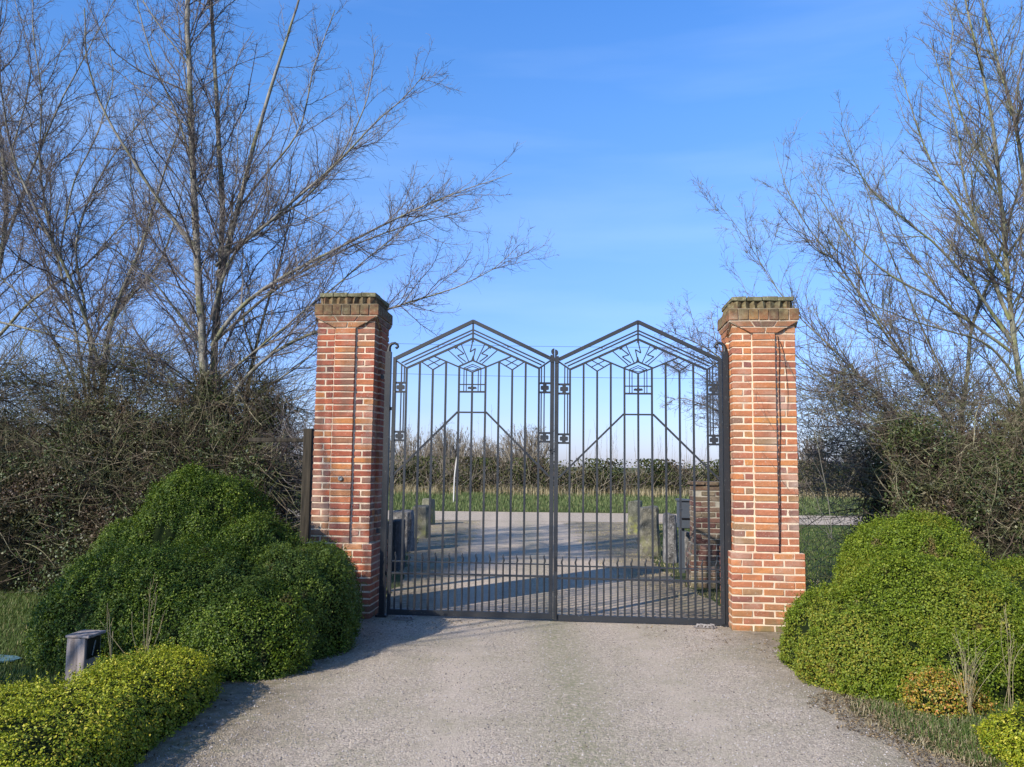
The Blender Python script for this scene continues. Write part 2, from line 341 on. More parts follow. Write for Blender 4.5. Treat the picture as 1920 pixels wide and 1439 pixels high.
    def lathe(s, prof, c=(0, 0, 0), seg=16, fr=None):
        a = np.arange(seg) * 2 * pi / seg
        V = np.array([[c[0] + r * cos(t), c[1] + r * sin(t), c[2] + z] for r, z in prof for t in a])
        f = [[i * seg + j, i * seg + (j + 1) % seg, (i + 1) * seg + (j + 1) % seg, (i + 1) * seg + j] for i in range(len(prof) - 1) for j in range(seg)]
        if fr is not None: V = fr(V)
        s.add(V, f)
    def leaves(s, P, Nn, size, aspect=0.6, tilt=0.7, rng=None):
        rng = rng or RNG; n = len(P)
        d = Nn + rng.normal(0, tilt, (n, 3)); d /= np.linalg.norm(d, axis=1, keepdims=True) + 1e-9
        r = rng.normal(0, 1, (n, 3)); u = np.cross(d, r); u /= np.linalg.norm(u, axis=1, keepdims=True) + 1e-9
        w = np.cross(d, u); sz = (size * rng.uniform(0.5, 1.4, n))[:, None]
        V = np.stack([P - u * sz * .5, P + w * sz * aspect * .5 - u * sz * .05, P + u * sz * .5 + d * sz * .12, P - w * sz * aspect * .5 - u * sz * .05], 1)
        s.add(V.reshape(-1, 3), np.arange(4 * n).reshape(n, 4))
    def blades(s, P, h, w, lean=0.35, rng=None):
        rng = rng or RNG; n = len(P); h = np.broadcast_to(h, (n,)) * rng.uniform(.5, 1.2, n)
        a = rng.uniform(0, 2 * pi, n); d = np.stack([np.cos(a), np.sin(a), 0 * a], 1); sd = np.stack([-np.sin(a), np.cos(a), 0 * a], 1) * w / 2
        l = (rng.uniform(0, lean, n) * h)[:, None]; H = np.stack([0 * a, 0 * a, h], 1)
        V = np.stack([P - sd, P + sd, P + d * l * .35 + H * .6 + sd * .7, P + d * l * .35 + H * .6 - sd * .7, P + d * l + H * .97], 1)
        b = np.arange(n)[:, None] * 5
        s.add(V.reshape(-1, 3), b + np.array([0, 1, 2, 3]), b + np.array([3, 2, 4]))
    def build(s, name, mat, parent=None, smooth=False):
        V = np.concatenate(s.v) if s.v else np.zeros((0, 3))
        f4 = np.concatenate(s.f4) if s.f4 else np.zeros((0, 4), np.int64); f3 = np.concatenate(s.f3) if s.f3 else np.zeros((0, 3), np.int64)
        off = np.array(ORG(parent)); V = V - off
        me = bpy.data.meshes.new(name)
        me.vertices.add(len(V)); me.vertices.foreach_set('co', V.astype(np.float32).ravel())
        li = np.concatenate([f4.ravel(), f3.ravel()]).astype(np.int32)
        me.loops.add(len(li)); me.loops.foreach_set('vertex_index', li)
        n4, n3 = len(f4), len(f3)
        st = np.concatenate([np.arange(n4) * 4, n4 * 4 + np.arange(n3) * 3]).astype(np.int32)
        me.polygons.add(n4 + n3); me.polygons.foreach_set('loop_start', st)
        me.polygons.foreach_set('use_smooth', np.full(n4 + n3, bool(smooth)))
        me.update(calc_edges=True)
        me.materials.append(mat)
        o = bpy.data.objects.new(name, me); COL.objects.link(o)
        if parent is not None: o.parent = parent
        return o
RNG = np.random.default_rng(7)
def ORG(p):
    x = np.zeros(3)
    while p is not None: x = x + np.array(p.location); p = p.parent
    return x
def tag(o, label=None, cat=None, group=None, kind=None):
    if label: o['label'] = label
    if cat: o['category'] = cat
    if group: o['group'] = group
    if kind: o['kind'] = kind
    return o
def thing(name, label, cat, loc, group=None):
    o = bpy.data.objects.new(name, None); COL.objects.link(o); o.location = tuple(float(x) for x in loc); o.empty_display_size = 0.2
    return tag(o, label, cat, group)

# ------------------------------------------------------------------ ground, drive, lane
def sheet(name, xs, ys, zf, mat):
    X, Yy = np.meshgrid(xs, ys); V = np.stack([X, Yy, zf(X, Yy)], -1).reshape(-1, 3); nx, ny = len(xs), len(ys)
    i = np.arange(ny - 1)[:, None] * nx + np.arange(nx - 1)[None]
    f = np.stack([i, i + 1, i + nx + 1, i + nx], -1).reshape(-1, 4)
    b = MB(); b.add(V, f); return b.build(name, mat, smooth=True)
def gz(X, Yy): return np.interp(Yy, [-100, 29.8, 30.4, 33.5, 40, 1500], [0, 0, 0.12, 0.48, 0.5, 0.6]) + 0 * X
tag(sheet('ground', np.concatenate([[-1500, -200], np.linspace(-30, 30, 31), [200, 1500]]), np.concatenate([[-60, 0, 10, 20, 26], np.linspace(29.8, 40, 18), [80, 300, 2000]]), gz, M['turf']), kind='structure')
def ribbon(name, rows, z, mat, jit=0.03, sub=6):
    "rows of (y, xleft, xright): a sheet with wavering edges"
    ys = [r[0] for r in rows]; Yd = []
    for a, b in zip(ys[:-1], ys[1:]): Yd += list(np.linspace(a, b, max(2, int(abs(b - a) * sub)), endpoint=False))
    Yd.append(ys[-1]); Yd = np.array(Yd); order = np.argsort(ys)
    xl = np.interp(Yd, np.array(ys)[order], np.array([r[1] for r in rows])[order]); xr = np.interp(Yd, np.array(ys)[order], np.array([r[2] for r in rows])[order])
    xl = xl + RNG.uniform(-jit, jit, len(Yd)); xr = xr + RNG.uniform(-jit, jit, len(Yd))
    n = len(Yd); k = 9; V = np.array([[xl[i] + (xr[i] - xl[i]) * j / (k - 1), Yd[i], z] for i in range(n) for j in range(k)])
    i = np.arange(n - 1)[:, None] * k + np.arange(k - 1)[None]
    b = MB(); b.add(V, np.stack([i, i + 1, i + k + 1, i + k], -1).reshape(-1, 4)); return tag(b.build(name, mat), kind='structure')
ribbon('driveway', [(-20, -2.1, 2.6), (3.0, -2.05, 2.75), (4.7, -2.05, 2.62), (5.3, -2.1, 2.42), (5.9, -2.35, 2.36), (6.4, -2.5, 2.5), (7.0, -2.1, 2.9), (8.3, -2.0, 3.2), (9.0, -2.1, 3.2), (9.3, -1.6, 2.5)], 0.008, M['gravel'], sub=8)
ribbon('forecourt', [(9.3, -1.6, 2.5), (11.5, -1.5, 2.5), (14.0, -1.7, 2.5), (15.5, -1.9, 2.6), (18.0, -2.0, 2.8), (20.5, -2.1, 3.1), (23.0, -2.3, 3.4), (25.1, -3.6, 4.8)], 0.008, M['forecourt'], jit=.08, sub=5)
ribbon('lane', [(25.0, -70, 70), (29.9, -70, 70)], 0.012, M['lane'], jit=0.0, sub=1)

# ------------------------------------------------------------------ gate frame of reference
TH = radians(5.0)
GC = np.array([0.466, 9.02, 0.0]); E1 = np.array([cos(TH), -sin(TH), 0]); E2 = np.array([sin(TH), cos(TH), 0])
def GF(u0=0.0, z0=0.0, v0=0.0, flip=1):
    def fr(V):
        V = np.asarray(V, float); return GC + np.outer(V[:, 0] * flip + u0, E1) + np.outer(V[:, 1] + v0, E2) + np.outer(V[:, 2] + z0, [0, 0, 1])
    return fr
def gpt(u, v, z): return GC + u * E1 + v * E2 + np.array([0, 0, z])

# ------------------------------------------------------------------ brick pillars
CH = 0.0725
def pillar(u_c, v_f, H, mat, label, knob=False, w=0.739, shaft=0.655, strip=0.245):
    "u_c centre, v_f front face of plinth (gate frame)"
    base = gpt(u_c, v_f + w / 2, 0)
    root = thing('brick_gate_pillar', label, 'gate pillar', base, 'brick pillars either side of the gates')
    fr = GF(u_c, 0, v_f + w / 2)
    b = MB(); j = 0.003; J = 0.0165; bh = CH - J
    npl = 11; hq = .358
    def brick(x0, x1, y0, y1, z0, hh=bh):
        e = RNG.uniform(-.0018, .0018)
        b.cham([x0, y0 + e, z0], [x1, y1 + e, z0 + hh], .0035, j, fr)
    def rot4(x0, x1, y0, y1, k):
        for _ in range(k): x0, x1, y0, y1 = -y1, -y0, x0, x1
        return x0, x1, y0, y1
    hw = w / 2; d = 0.1025
    for c in range(npl):
        z0 = c * CH + J * .5
        for k in range(4):
            L = w - d; n = 3; st = L / n
            for i in range(n):
                a = -hw + i * st + (0 if i == 0 else J / 2); e = -hw + (i + 1) * st - J / 2
                if c % 2: a, e = -e, -a
                brick(*rot4(a, e, -hw, -hw + d, k), z0)
    hs = shaft / 2; st2 = strip / 2; Hz = H - 0.40; nsh = int(round((Hz - npl * CH) / CH)) ; ch2 = (Hz - npl * CH) / nsh
    for c in range(nsh + 2):
        z0 = npl * CH + c * ch2 + J * .5
        for k in range(4):
            # proud strip: one stretcher
            if c < nsh: brick(*rot4(-st2 + J / 2, st2 - J / 2, -hq, -hq + .10, k), z0, ch2 - J)
            # recessed corner
            x0, x1 = -hs, -st2 - J / 2
            if c % 2:
                brick(*rot4(x0, x1, -hs, -hs + d, k), z0, ch2 - J)
                m = -hs + d + J
                brick(*rot4(x0, x0 + .104, m, -st2 - J / 2, k), z0, ch2 - J)
            else:
                brick(*rot4(x0, x0 + d, -hs, -st2 - J / 2, k), z0, ch2 - J)
                brick(*rot4(x0 + d + J, x1, -hs, -hs + d, k), z0, ch2 - J)
    # corbelled head: each course of the proud face steps outwards along the slope
    zf0, zf1 = Hz, H - 0.265
    for k in range(4):
        def rfr(V, k=k):
            V = np.asarray(V, float).copy()
            for _ in range(k): V = np.stack([-V[:, 1], V[:, 0], V[:, 2]], 1)
            return fr(V)
        rows = 2; hh = (zf1 - zf0) / rows
        for r in range(rows):
            za, zb = zf0 + r * hh + J / 2, zf0 + (r + 1) * hh - J / 2
            wa = st2 + (hq - st2) * (za - zf0) / (zf1 - zf0); wb = st2 + (hq - st2) * (zb - zf0) / (zf1 - zf0)
            cuts = [-1, -.38, .4, 1] if r else [-1, 0.1, 1]
            for p, q in zip(cuts[:-1], cuts[1:]):
                g = J / 2
                b.prism([(wa * p + (g if p > -1 else 0), za), (wa * q - (g if q < 1 else 0), za), (wb * q - (g if q < 1 else 0), zb), (wb * p + (g if p > -1 else 0), zb)], -hq + .0015 * k, -hq + .06, rfr)
        # head course of bricks on end, then a dog-tooth course set back
        for i in range(6):
            a = -hq - .006 + i * ((2 * hq - .09) / 6)
            b.cham([a + .004, -hq - .006, zf1 + J / 2], [a + (2 * hq - .09) / 6 - .004, -hq + .09, zf1 + .125], .004, .003, rfr)
    core = MB()
    core.box([-hw + .006, -hw + .006, 0], [hw - .006, hw - .006, npl * CH - .004], 0, fr)
    core.box([-hs + .006, -hs + .006, npl * CH - .004], [hs - .006, hs - .006, zf1 - .02], 0, fr)
    core.box([-st2 + .013, -hq + .009, npl * CH - .004], [st2 - .013, hq - .009, zf0 - .003], 0, fr)
    core.box([-hq + .009, -st2 + .013, npl * CH - .0045], [hq - .009, st2 - .013, zf0 - .0035], 0, fr)
    core.box([-hq + .006, -hq + .006, zf1 - .014], [hq - .006, hq - .006, zf1 + .132], 0, fr)
    for k in range(4):
        def rfr(V, k=k):
            V = np.asarray(V, float).copy()
            for _ in range(k): V = np.stack([-V[:, 1], V[:, 0], V[:, 2]], 1)
            return fr(V)
        core.prism([(-st2 + .004, zf0), (st2 - .004, zf0), (hq - .012, zf1 - .016), (-hq + .012, zf1 - .016)], -hq + .009 + .0012 * k, 0, rfr)
    b.build('brickwork', mat, root); core.build('mortar', M['mortar'], root)
    cap = MB(); tz = H - .135; cw = .312
    cap.box([-cw + .03, -cw + .03, tz], [cw - .03, cw - .03, H - .05], 0, fr)
    for k in range(4):
        for i in range(7):
            a = -cw + .01 + (i + .5) * (2 * cw - .02) / 7
            x0, x1, y0, y1 = rot4(a - .026, a + .026, -cw + .004, -cw + .06, k)
            cx, cy = (x0 + x1) / 2, (y0 + y1) / 2
            V = np.array([[cx + q * .046 * cos(pi / 4 + r * pi / 2) * 1.0, cy + q * .046 * sin(pi / 4 + r * pi / 2), zz] for zz, q in ((tz + .002, 1), (H - .053, 1)) for r in range(4)])
            R45 = np.array([[cos(pi / 4), -sin(pi / 4)], [sin(pi / 4), cos(pi / 4)]]); V[:, :2] = (V[:, :2] - [cx, cy]) @ R45.T + [cx, cy]
            cap.add(fr(V + RNG.uniform(-.009, .009, (8, 3)) * [1, 1, .3]), [[0, 3, 2, 1], [4, 5, 6, 7], [0, 1, 5, 4], [1, 2, 6, 5], [2, 3, 7, 6], [3, 0, 4, 7]])
    co = cap.build('dogtooth_course', mat, root)
    sl = MB(); n = 4
    for i in range(n):
        for q in range(3):
            sl.cham([-cw - .012 + i * (2 * cw + .024) / n + .003, -cw - .012 + q * (2 * cw + .024) / 3 + .003, H - .047], [-cw - .012 + (i + 1) * (2 * cw + .024) / n - .001, -cw - .012 + (q + 1) * (2 * cw + .024) / 3 - .001, H + RNG.uniform(-.006, .004)], .006, .004, fr)
    sl.build('cap_slab', M['cap'], root)
    if knob:
        kb = MB(); kz = at(635, 898, 8.9)
        def kfr(V):
            V = np.asarray(V, float); V = np.stack([V[:, 0], -V[:, 2], V[:, 1]], 1)
            return fr(V + np.array([.0, -hq, kz[2]]))
        kb.lathe([(0, .0), (.026, .0), (.028, .014), (.022, .022), (.012, .022), (.011, .017), (0, .017)], (0, 0, 0), 18, kfr)
        kb.build('round_knob', M['brass'], root, True)
    return root
W = 0.739
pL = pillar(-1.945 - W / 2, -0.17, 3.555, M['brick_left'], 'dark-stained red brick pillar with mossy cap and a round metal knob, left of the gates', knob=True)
pR = pillar(1.835 + W / 2, -0.25, 3.47, M['brick'], 'clean orange-red brick pillar in full sun with a thin creeper stem, right of the gates')

# ------------------------------------------------------------------ iron gates
KX = 751.0
def zc(cy):  # height from a row of the 4.361x enlargement at (700,570)
    return at(884, 570 + cy / 4.361, 9.10)[2]
def gate_leaf(side, label):
    "side -1: left leaf (hinge on the left), +1: right leaf"
    u0 = side * 0.909
    z0 = 0.0 if side < 0 else -0.012
    root = thing('iron_gate_leaf', label, 'gate', gpt(side * 1.79, 0, 0), 'pair of wrought iron gates')
    fl = 1 if side < 0 else -1
    fr = GF(u0, z0, 0, fl)
    U = lambda cx: (cx - 800) / KX
    g = M['gate']
    zb = .03; zb1 = .092
    # outer frame
    b = MB(); b.bar([-.874, 0, zb], [-.874, 0, zc(438)], .036, .04, fr=fr); b.build('hinge_stile', g, root)
    b = MB(); b.bar([.8845, 0, zb], [.8845, 0, zc(420)], .043, .042, fr=fr)
    b.box([.862, -.027, zc(478)], [.9055, .027, zc(462)], 0, fr); b.bar([.884, 0, zc(462)], [.884, 0, zc(438)], .05, .05, fr=fr); b.build('meeting_stile', g, root)
    b = MB(); b.box([-.856, -.02, zb], [.870, .02, zb1], 0, fr); b.build('bottom_rail', g, root)
    # split disc finial: half a disc
    b = MB(); r = .036; cz = zc(392)
    pts = [(.9055, cz - r - .012)] + [(.9055 - r * 1.0 * sin(a), cz - r * cos(a)) for a in np.linspace(.1, pi, 12)] + [(.9055, cz + r)]
    b.prism(pts, -.014, .014, fr); b.box([.893, -.012, zc(424)], [.9052, .012, cz - r + .004], 0, fr); b.build('finial', g, root)
    def rail(name, pts, w, d, both=True):
        b = MB()
        for (a, c) in zip(pts[:-1], pts[1:]):
            b.bar([a[0], 0, a[1]], [c[0], 0, c[1]], w, d, fr=fr)
            if both: b.bar([-a[0], 0, a[1]], [-c[0], 0, c[1]], w, d, fr=fr)
        return b.build(name, g, root)
    hx = .862
    rail('top_rail', [(-hx, zc(446)), (0.004, zc(142))], .038, .036)
    rail('thin_rail', [(-.80, zc(483)), (0, zc(212))], .0155, .012)
    rail('thin_rail', [(-.765, zc(500)), (0, zc(238))], .0155, .012)
    for s_ in (-1, 1): b = MB(); b.box([s_ * .395 - .012, -.008, zc(357)], [s_ * .395 + .012, .008, zc(343)], 0, fr); b.build('spacer', g, root)
    rail('inner_rail', [(-.7265 * 1.017, zc(527)), (0.002, zc(282))], .023, .02)
    for s_ in (-1, 1): b = MB(); b.bar([s_ * hx, 0, zc(465)], [s_ * .739, 0, zc(527)], .017, .018, fr=fr); b.build('corner_bar', g, root)
    b = MB(); b.bar([0, 0, zc(284)], [0, 0, zc(150)], .019, .019, fr=fr); b.build('king_bar', g, root)
    SP = .1453 * 1.017
    tops = {0: 558, 1: 518, 2: 478, 3: 540, 4: 482, 5: 527}
    for k in range(-5, 6):
        b = MB(); w = .021 if abs(k) in (0, 1, 5) or True else .018
        b.bar([k * SP, 0, zb1 - .002], [k * SP, 0, zc(tops[abs(k)])], .0215, .0215, fr=fr); b.build('bar', g, root)
    # thin pairs and key blocks at both sides
    for s_ in (-1, 1):
        for o in (.765, .797):
            b = MB(); zt = zc(465) + (zc(527) - zc(465)) * (hx - o) / (hx - .739)
            b.bar([s_ * o, 0, zc(645)], [s_ * o, 0, zt], .013, .013, fr=fr)
            b.bar([s_ * o, 0, zc(1058)], [s_ * o, 0, zc(718)], .013, .012, fr=fr); b.build('thin_bar', g, root)
        for c0, c1 in ((648, 722), (1052, 1122)):
            b = MB(); x0, x1 = .741, .865
            za, zz = zc(c1), zc(c0)
            for zk in (za, zz): b.box([min(s_ * x0, s_ * x1), -.009, zk - .011], [max(s_ * x0, s_ * x1), .009, zk + .011], 0, fr)
            m = (za + zz) / 2; xm = s_ * .803
            pts = [(xm - .045, m - .015), (xm - .038, m - .0235), (xm + .038, m - .0235), (xm + .045, m - .015), (xm + .045, m + .015), (xm + .038, m + .0235), (xm - .038, m + .0235), (xm - .045, m + .015)]
            b.prism(pts, -.0085, .0085, fr); b.box([xm - .020, -.0075, za], [xm + .020, .0075, zz], 0, fr)
            b.build('key_block', g, root)
    # diamond lattice
    for s_ in (-1, 1):
        b = MB(); T = (-.4265, 432); Lp = (-.572, 476); Rr = (-.2955, 476); Bt = (-3 * SP, 540)
        def ln(a, c, w=.013):
            b.bar([s_ * a[0], 0, zc(a[1])], [s_ * c[0], 0, zc(c[1])], w, .014, fr=fr)
        ln(Lp, Bt); ln(Bt, Rr)
        mid = lambda a, c: ((a[0] + c[0]) / 2, (a[1] + c[1]) / 2)
        ln(mid(T, Lp), mid(Bt, Rr), .010); ln(mid(Lp, Bt), mid(T, Rr), .010)
        b.build('lattice', g, root)
        b = MB(); ln(T, (-.155, 516), .016); b.build('lattice_bar', g, root)
    # hub rhombus with nested chevrons
    b = MB(); hl = (-.153, 516)
    for s_ in (-1, 1):
        def ln(a, c, w=.014, d=.016): b.bar([s_ * a[0], 0, zc(a[1])], [s_ * c[0], 0, zc(c[1])], w, d, fr=fr)
        ln((-.156, 514), (0.003, 462), .017); ln((-.156, 516), (0.003, 560), .014)
        ln((-.098, 526), (0.002, 494), .009, .01); ln((-.098, 526), (0.002, 546), .008, .01)
        ln((-.062, 529), (0.002, 511), .009, .01); ln((-.062, 529), (-.098, 542), .008, .01)
    b.build('hub', g, root)
    b = MB()
    for s_ in (-1, 1):
        for a, c in (((-.108, 489), (-.272, 382)), ((-.045, 470), (-.130, 334))):
            b.bar([s_ * a[0], 0, zc(a[1])], [s_ * c[0], 0, zc(c[1])], .0105, .012, fr=fr)
    b.build('rays', g, root)
    def zig(pts, head):
        b = MB()
        for i, (a, c) in enumerate(zip(pts[:-1], pts[1:])):
            b.bar([U(a[0]), 0, zc(a[1])], [U(c[0]), 0, zc(c[1])], .012, .011, fr=fr)
        b.prism([(U(x), zc(y)) for x, y in head], -.006, .006, fr)
        b.build('lightning_arrow', g, root)
    zig([(802, 462), (822, 366), (778, 394), (800, 300)], [(786, 318), (800, 278), (814, 318), (800, 306)])
    b = MB(); b.prism([(U(786), zc(468)), (U(818), zc(468)), (U(808), zc(430)), (U(802), zc(424))], -.007, .007, fr); b.build('arrow_foot', g, root)
    L = [(742, 474), (672, 424), (726, 408), (664, 360)]; hd = [(650, 372), (648, 344), (678, 352), (664, 362)]
    zig(L, hd); zig([(1600 - x, y) for x, y in L], [(1600 - x, y) for x, y in hd][::-1])
    # centre panel
    b = MB()
    for o in (.066, .094):
        for s_ in (-1, 1):
            zt = zc(560) + (zc(516) - zc(560)) * o / .153
            b.bar([s_ * o, 0, zc(714)], [s_ * o, 0, zt], .0095, .011, fr=fr)
    b.bar([-SP, 0, zc(660)], [SP, 0, zc(660)], .012, .013, fr=fr); b.bar([-SP, 0, zc(720)], [SP, 0, zc(720)], .019, .019, fr=fr)
    b.build('centre_panel', g, root)
    b = MB(); zz = zc(688)
    for s_ in (-1, 1):
        b.prism([(s_ * .008, zz), (s_ * .022, zz + .012), (s_ * .036, zz + .014), (s_ * .05, zz + .002), (s_ * .046, zz - .012), (s_ * .030, zz - .010), (s_ * .02, zz - .014)], -.012, .012, fr)
    b.prism([(.018 * cos(a), zz + .024 * sin(a)) for a in np.linspace(0, 2 * pi, 8, endpoint=False)], -.016, .016, fr)
    b.build('scroll_ornament', g, root)
    # brace
    b = MB(); zz = zc(888)
    b.bar([-.185 + .02, 0, zz], [.165, 0, zz], .017, .022, fr=fr)
    for s_ in (-1, 1): b.bar([s_ * .158, 0, zz + .004], [s_ * .86, 0, zc(1405)], .020, .022, fr=fr)
    b.build('brace', g, root)
    # dog bars and the two low rails
    zr1 = at(884, 1055.5, 9.1)[2]; zr2 = at(884, 1078, 9.1)[2]; zs = at(884, 1037.5, 9.1)[2]
    b = MB(); b.bar([-.858, 0, zr1], [.872, 0, zr1], .013, .024, fr=fr); b.build('dog_rail', g, root)
    b = MB(); b.bar([-.858, 0, zr2], [.872, 0, zr2], .021, .026, fr=fr); b.build('dog_rail', g, root)
    for k in range(-6, 6):
        u = (k + .5) * SP
        if abs(u) > .85: continue
        h = zs - zr1; P = [(u, zb1 - .002)] + [(u, zr1)] + [(u + q, zr1 + h * f_) for q, f_ in ((.001, .12), (.007, .35), (.004, .5), (-.005, .72), (-.002, .88), (0, 1.0))]
        P3 = np.array([[x, 0, z] for x, z in P]); R = np.array([.009, .009, .009, .0105, .010, .008, .006, .002])
        b = MB(); b.tubes(fr(P3), R, 6); b.build('dog_bar', g, root, True)
    # a pair of closer bars at the stiles
    if side < 0:
        b = MB(); b.box([.878, -.045, at(1040, 850, 9.0)[2]], [.902, -.021, at(1040, 836, 9.0)[2]], 0, fr)
        b.tubes(fr(np.array([[.895, -.035, at(1040, 842, 9)[2]], [.86, -.055, at(1040, 846, 9)[2]], [.845, -.05, at(1040, 838, 9)[2]]])), np.array([.007, .006, .005]), 6); b.build('latch', M['post'], root)
    else:
        b = MB(); b.box([.880, -.03, .55], [.894, -.0215, .70], 0, fr); b.build('lock_plate', M['post'], root)
        b = MB(); b.tubes(fr(np.array([[.872, -.036, .05], [.872, -.036, .36]])), np.array([.008, .008]), 8)
        b.box([.858, -.04, .18], [.885, -.0215, .21], 0, fr); b.box([.858, -.04, .30], [.885, -.0215, .325], 0, fr); b.build('drop_bolt', M['post'], root)
    # hinge straps
    for zh in (.45, 2.25):
        b = MB(); b.box([-.95, -.012, zh], [-.86, .012, zh + .035], 0, fr); b.tubes(fr(np.array([[-.935, 0, zh - .02], [-.935, 0, zh + .055]])), np.array([.02, .02]), 8); b.build('hinge', M['post'], root)
    return root
gate_leaf(-1, 'left wrought iron gate leaf, hinged beside the dark-stained pillar, clear of branches')
gate_leaf(1, 'right wrought iron gate leaf, hinged beside the clean pillar, twigs showing through its top')

def hinge_post(side, label):
    u = side * (1.856 if side < 0 else 1.838); fr = GF(u, 0, 0.0, side)
    base = gpt(u, 0, 0); root = thing('iron_hinge_post', label, 'gate post', base, 'iron posts carrying the gates')
    ztop = zc(400) + .01
    b = MB(); b.box([-.03, -.035, 0], [.03, .035, ztop], 0, fr); b.build('shaft', M['post'], root)
    b = MB(); P = [(0, 0)] + [(0, .03), (-.008, .065), (-.03, .09), (-.065, .098), (-.096, .082), (-.104, .055), (-.09, .04), (-.076, .052)]
    P3 = np.array([[x, 0, ztop + z] for x, z in P]); b.tubes(fr(P3), np.array([.028, .024, .02, .017, .015, .014, .013, .013, .012]), 8, True)
    b.build('scroll', M['post'], root, True)
    b = MB(); b.box([-.06, -.06, 0.008], [.06, .06, .03], 0, fr); b.build('foot_plate', M['post'], root)
    for zh in (.9, 2.6):
        b = MB(); b.box([.028, -.015, zh], [.085, .015, zh + .05], 0, fr); b.build('wall_bracket', M['post'], root)
hinge_post(-1, 'black iron post with curled top standing clear against the sky by the stained pillar')
hinge_post(1, 'black iron post whose curled top is lost in twigs by the clean pillar')

# pale hinge shoes lying on the gravel at both gate heels
def shoe(x, y, d, label):
    p = at(x, y, d); b = MB(); root = None
    c = np.array([p[0], d, 0.012])
    for i in range(5):
        o = np.array([(i - 2) * .035, RNG.uniform(-.02, .02), 0])
        P = np.array([[0, 0, 0], [.02, .01, .03], [.045, 0, .028], [.06, -.01, .0]]) + c + o
        b.tubes(P, np.array([.012, .016, .015, .01]), 6)
    b.box(c + [-.09, -.02, 0], c + [.11, .03, .012], .003)
    tag(b.build('hinge_shoe', M['white_metal']), label, 'gate hardware', 'pale metal pieces at the gate heels')
shoe(752, 1162, 8.98, 'pale metal hinge shoe on the ground at the heel of the left gate')
shoe(1318, 1177, 8.72, 'pinkish pale metal hinge shoe on the ground at the heel of the right gate')

# ------------------------------------------------------------------ forecourt stones, pier, postbox
def stone(x0, x1, ytop, ybase, d, mat, label, name='stone_bollard', depth=None, group='old stone bollards edging the forecourt', taper=.06, roll=0.0, seed=1, n=6.0):
    base = at((x0 + x1) / 2, ybase, d); w = at(x1, ybase, d)[0] - at(x0, ybase, d)[0]; h = at((x0 + x1) / 2, ytop, d)[2]
    rg = np.random.default_rng(seed); dep = depth or w * .9
    b = MB(); K = 14; S = 20; V = []
    prof = [(0, 0)] + [(1 + .05 * (1 - z), z * .93) for z in np.linspace(0, 1, 9)] + [(.985, .965), (.93, .99), (.5, 1.0), (0, 1.0)]
    ph = rg.uniform(0, 6, 6)
    for r, z in prof:
        for j in range(S):
            a = 2 * pi * j / S + .0; ca, sa = cos(a), sin(a); q = (abs(ca) ** n + abs(sa) ** n) ** (-1 / n)
            rr = r * q * (1 - taper * z) * (1 + .03 * sin(3 * a + ph[0] + 5 * z) + .025 * sin(5 * a + ph[1] - 7 * z) + .02 * sin(11 * z + ph[2] + a))
            V.append([rr * ca * w / 2 + roll * z * h, rr * sa * dep / 2, z * h * (1 + .02 * sin(a + ph[3]))])
    V = np.array(V); R = np.array([[cos(.09), sin(.09), 0], [-sin(.09), cos(.09), 0], [0, 0, 1]])
    V = V @ R.T + np.array([base[0], d + dep / 2, 0]); m = len(prof)
    f = [[i * S + j, i * S + (j + 1) % S, (i + 1) * S + (j + 1) % S, (i + 1) * S + j] for i in range(m - 1) for j in range(S)]
    b.add(V, f); return tag(b.build(name, mat), label, 'bollard' if name == 'stone_bollard' else 'stone', group)
stone(771, 804, 949, 1010, 18.9, M['stone'], 'pale upright stone bollard left of the forecourt, in front of a mossy one', seed=2, depth=.4)
stone(790, 812, 936, 986, 23.0, M['stone_lichen'], 'farthest left stone bollard, mossy dark side towards the forecourt', seed=3, depth=.5)
stone(729, 771, 959, 1036, 15.9, M['stone_rough'], 'squat grey stone block between pale bollard and dark block, left of the forecourt', seed=4, depth=.5, n=6)
stone(716, 748, 978, 1073, 13.0, M['stone_in_shade'], 'stone block coloured near-black for deep shade just behind the left gate', seed=5, depth=.6, n=8, taper=.02)
stone(1180, 1207, 940, 1000, 20.6, M['stone_lichen'], 'farthest right stone bollard with yellow lichen around its foot', seed=6, depth=.42)
stone(1200, 1241, 951, 1043, 15.7, M['stone'], 'broad flat-topped stone bollard right of the forecourt beside the rough stone', seed=7, taper=.16, depth=.45)
stone(1248, 1275, 965, 1055, 14.6, M['stone_rough'], 'rough mottled stone between the flat-topped bollard and the postbox', seed=8, depth=.45, taper=.1, n=3)
stone(1282, 1300, 998, 1070, 13.6, M['stone_rough'], 'low mottled rubble stone under the grey postbox', seed=9, depth=.4, taper=.1, n=3)
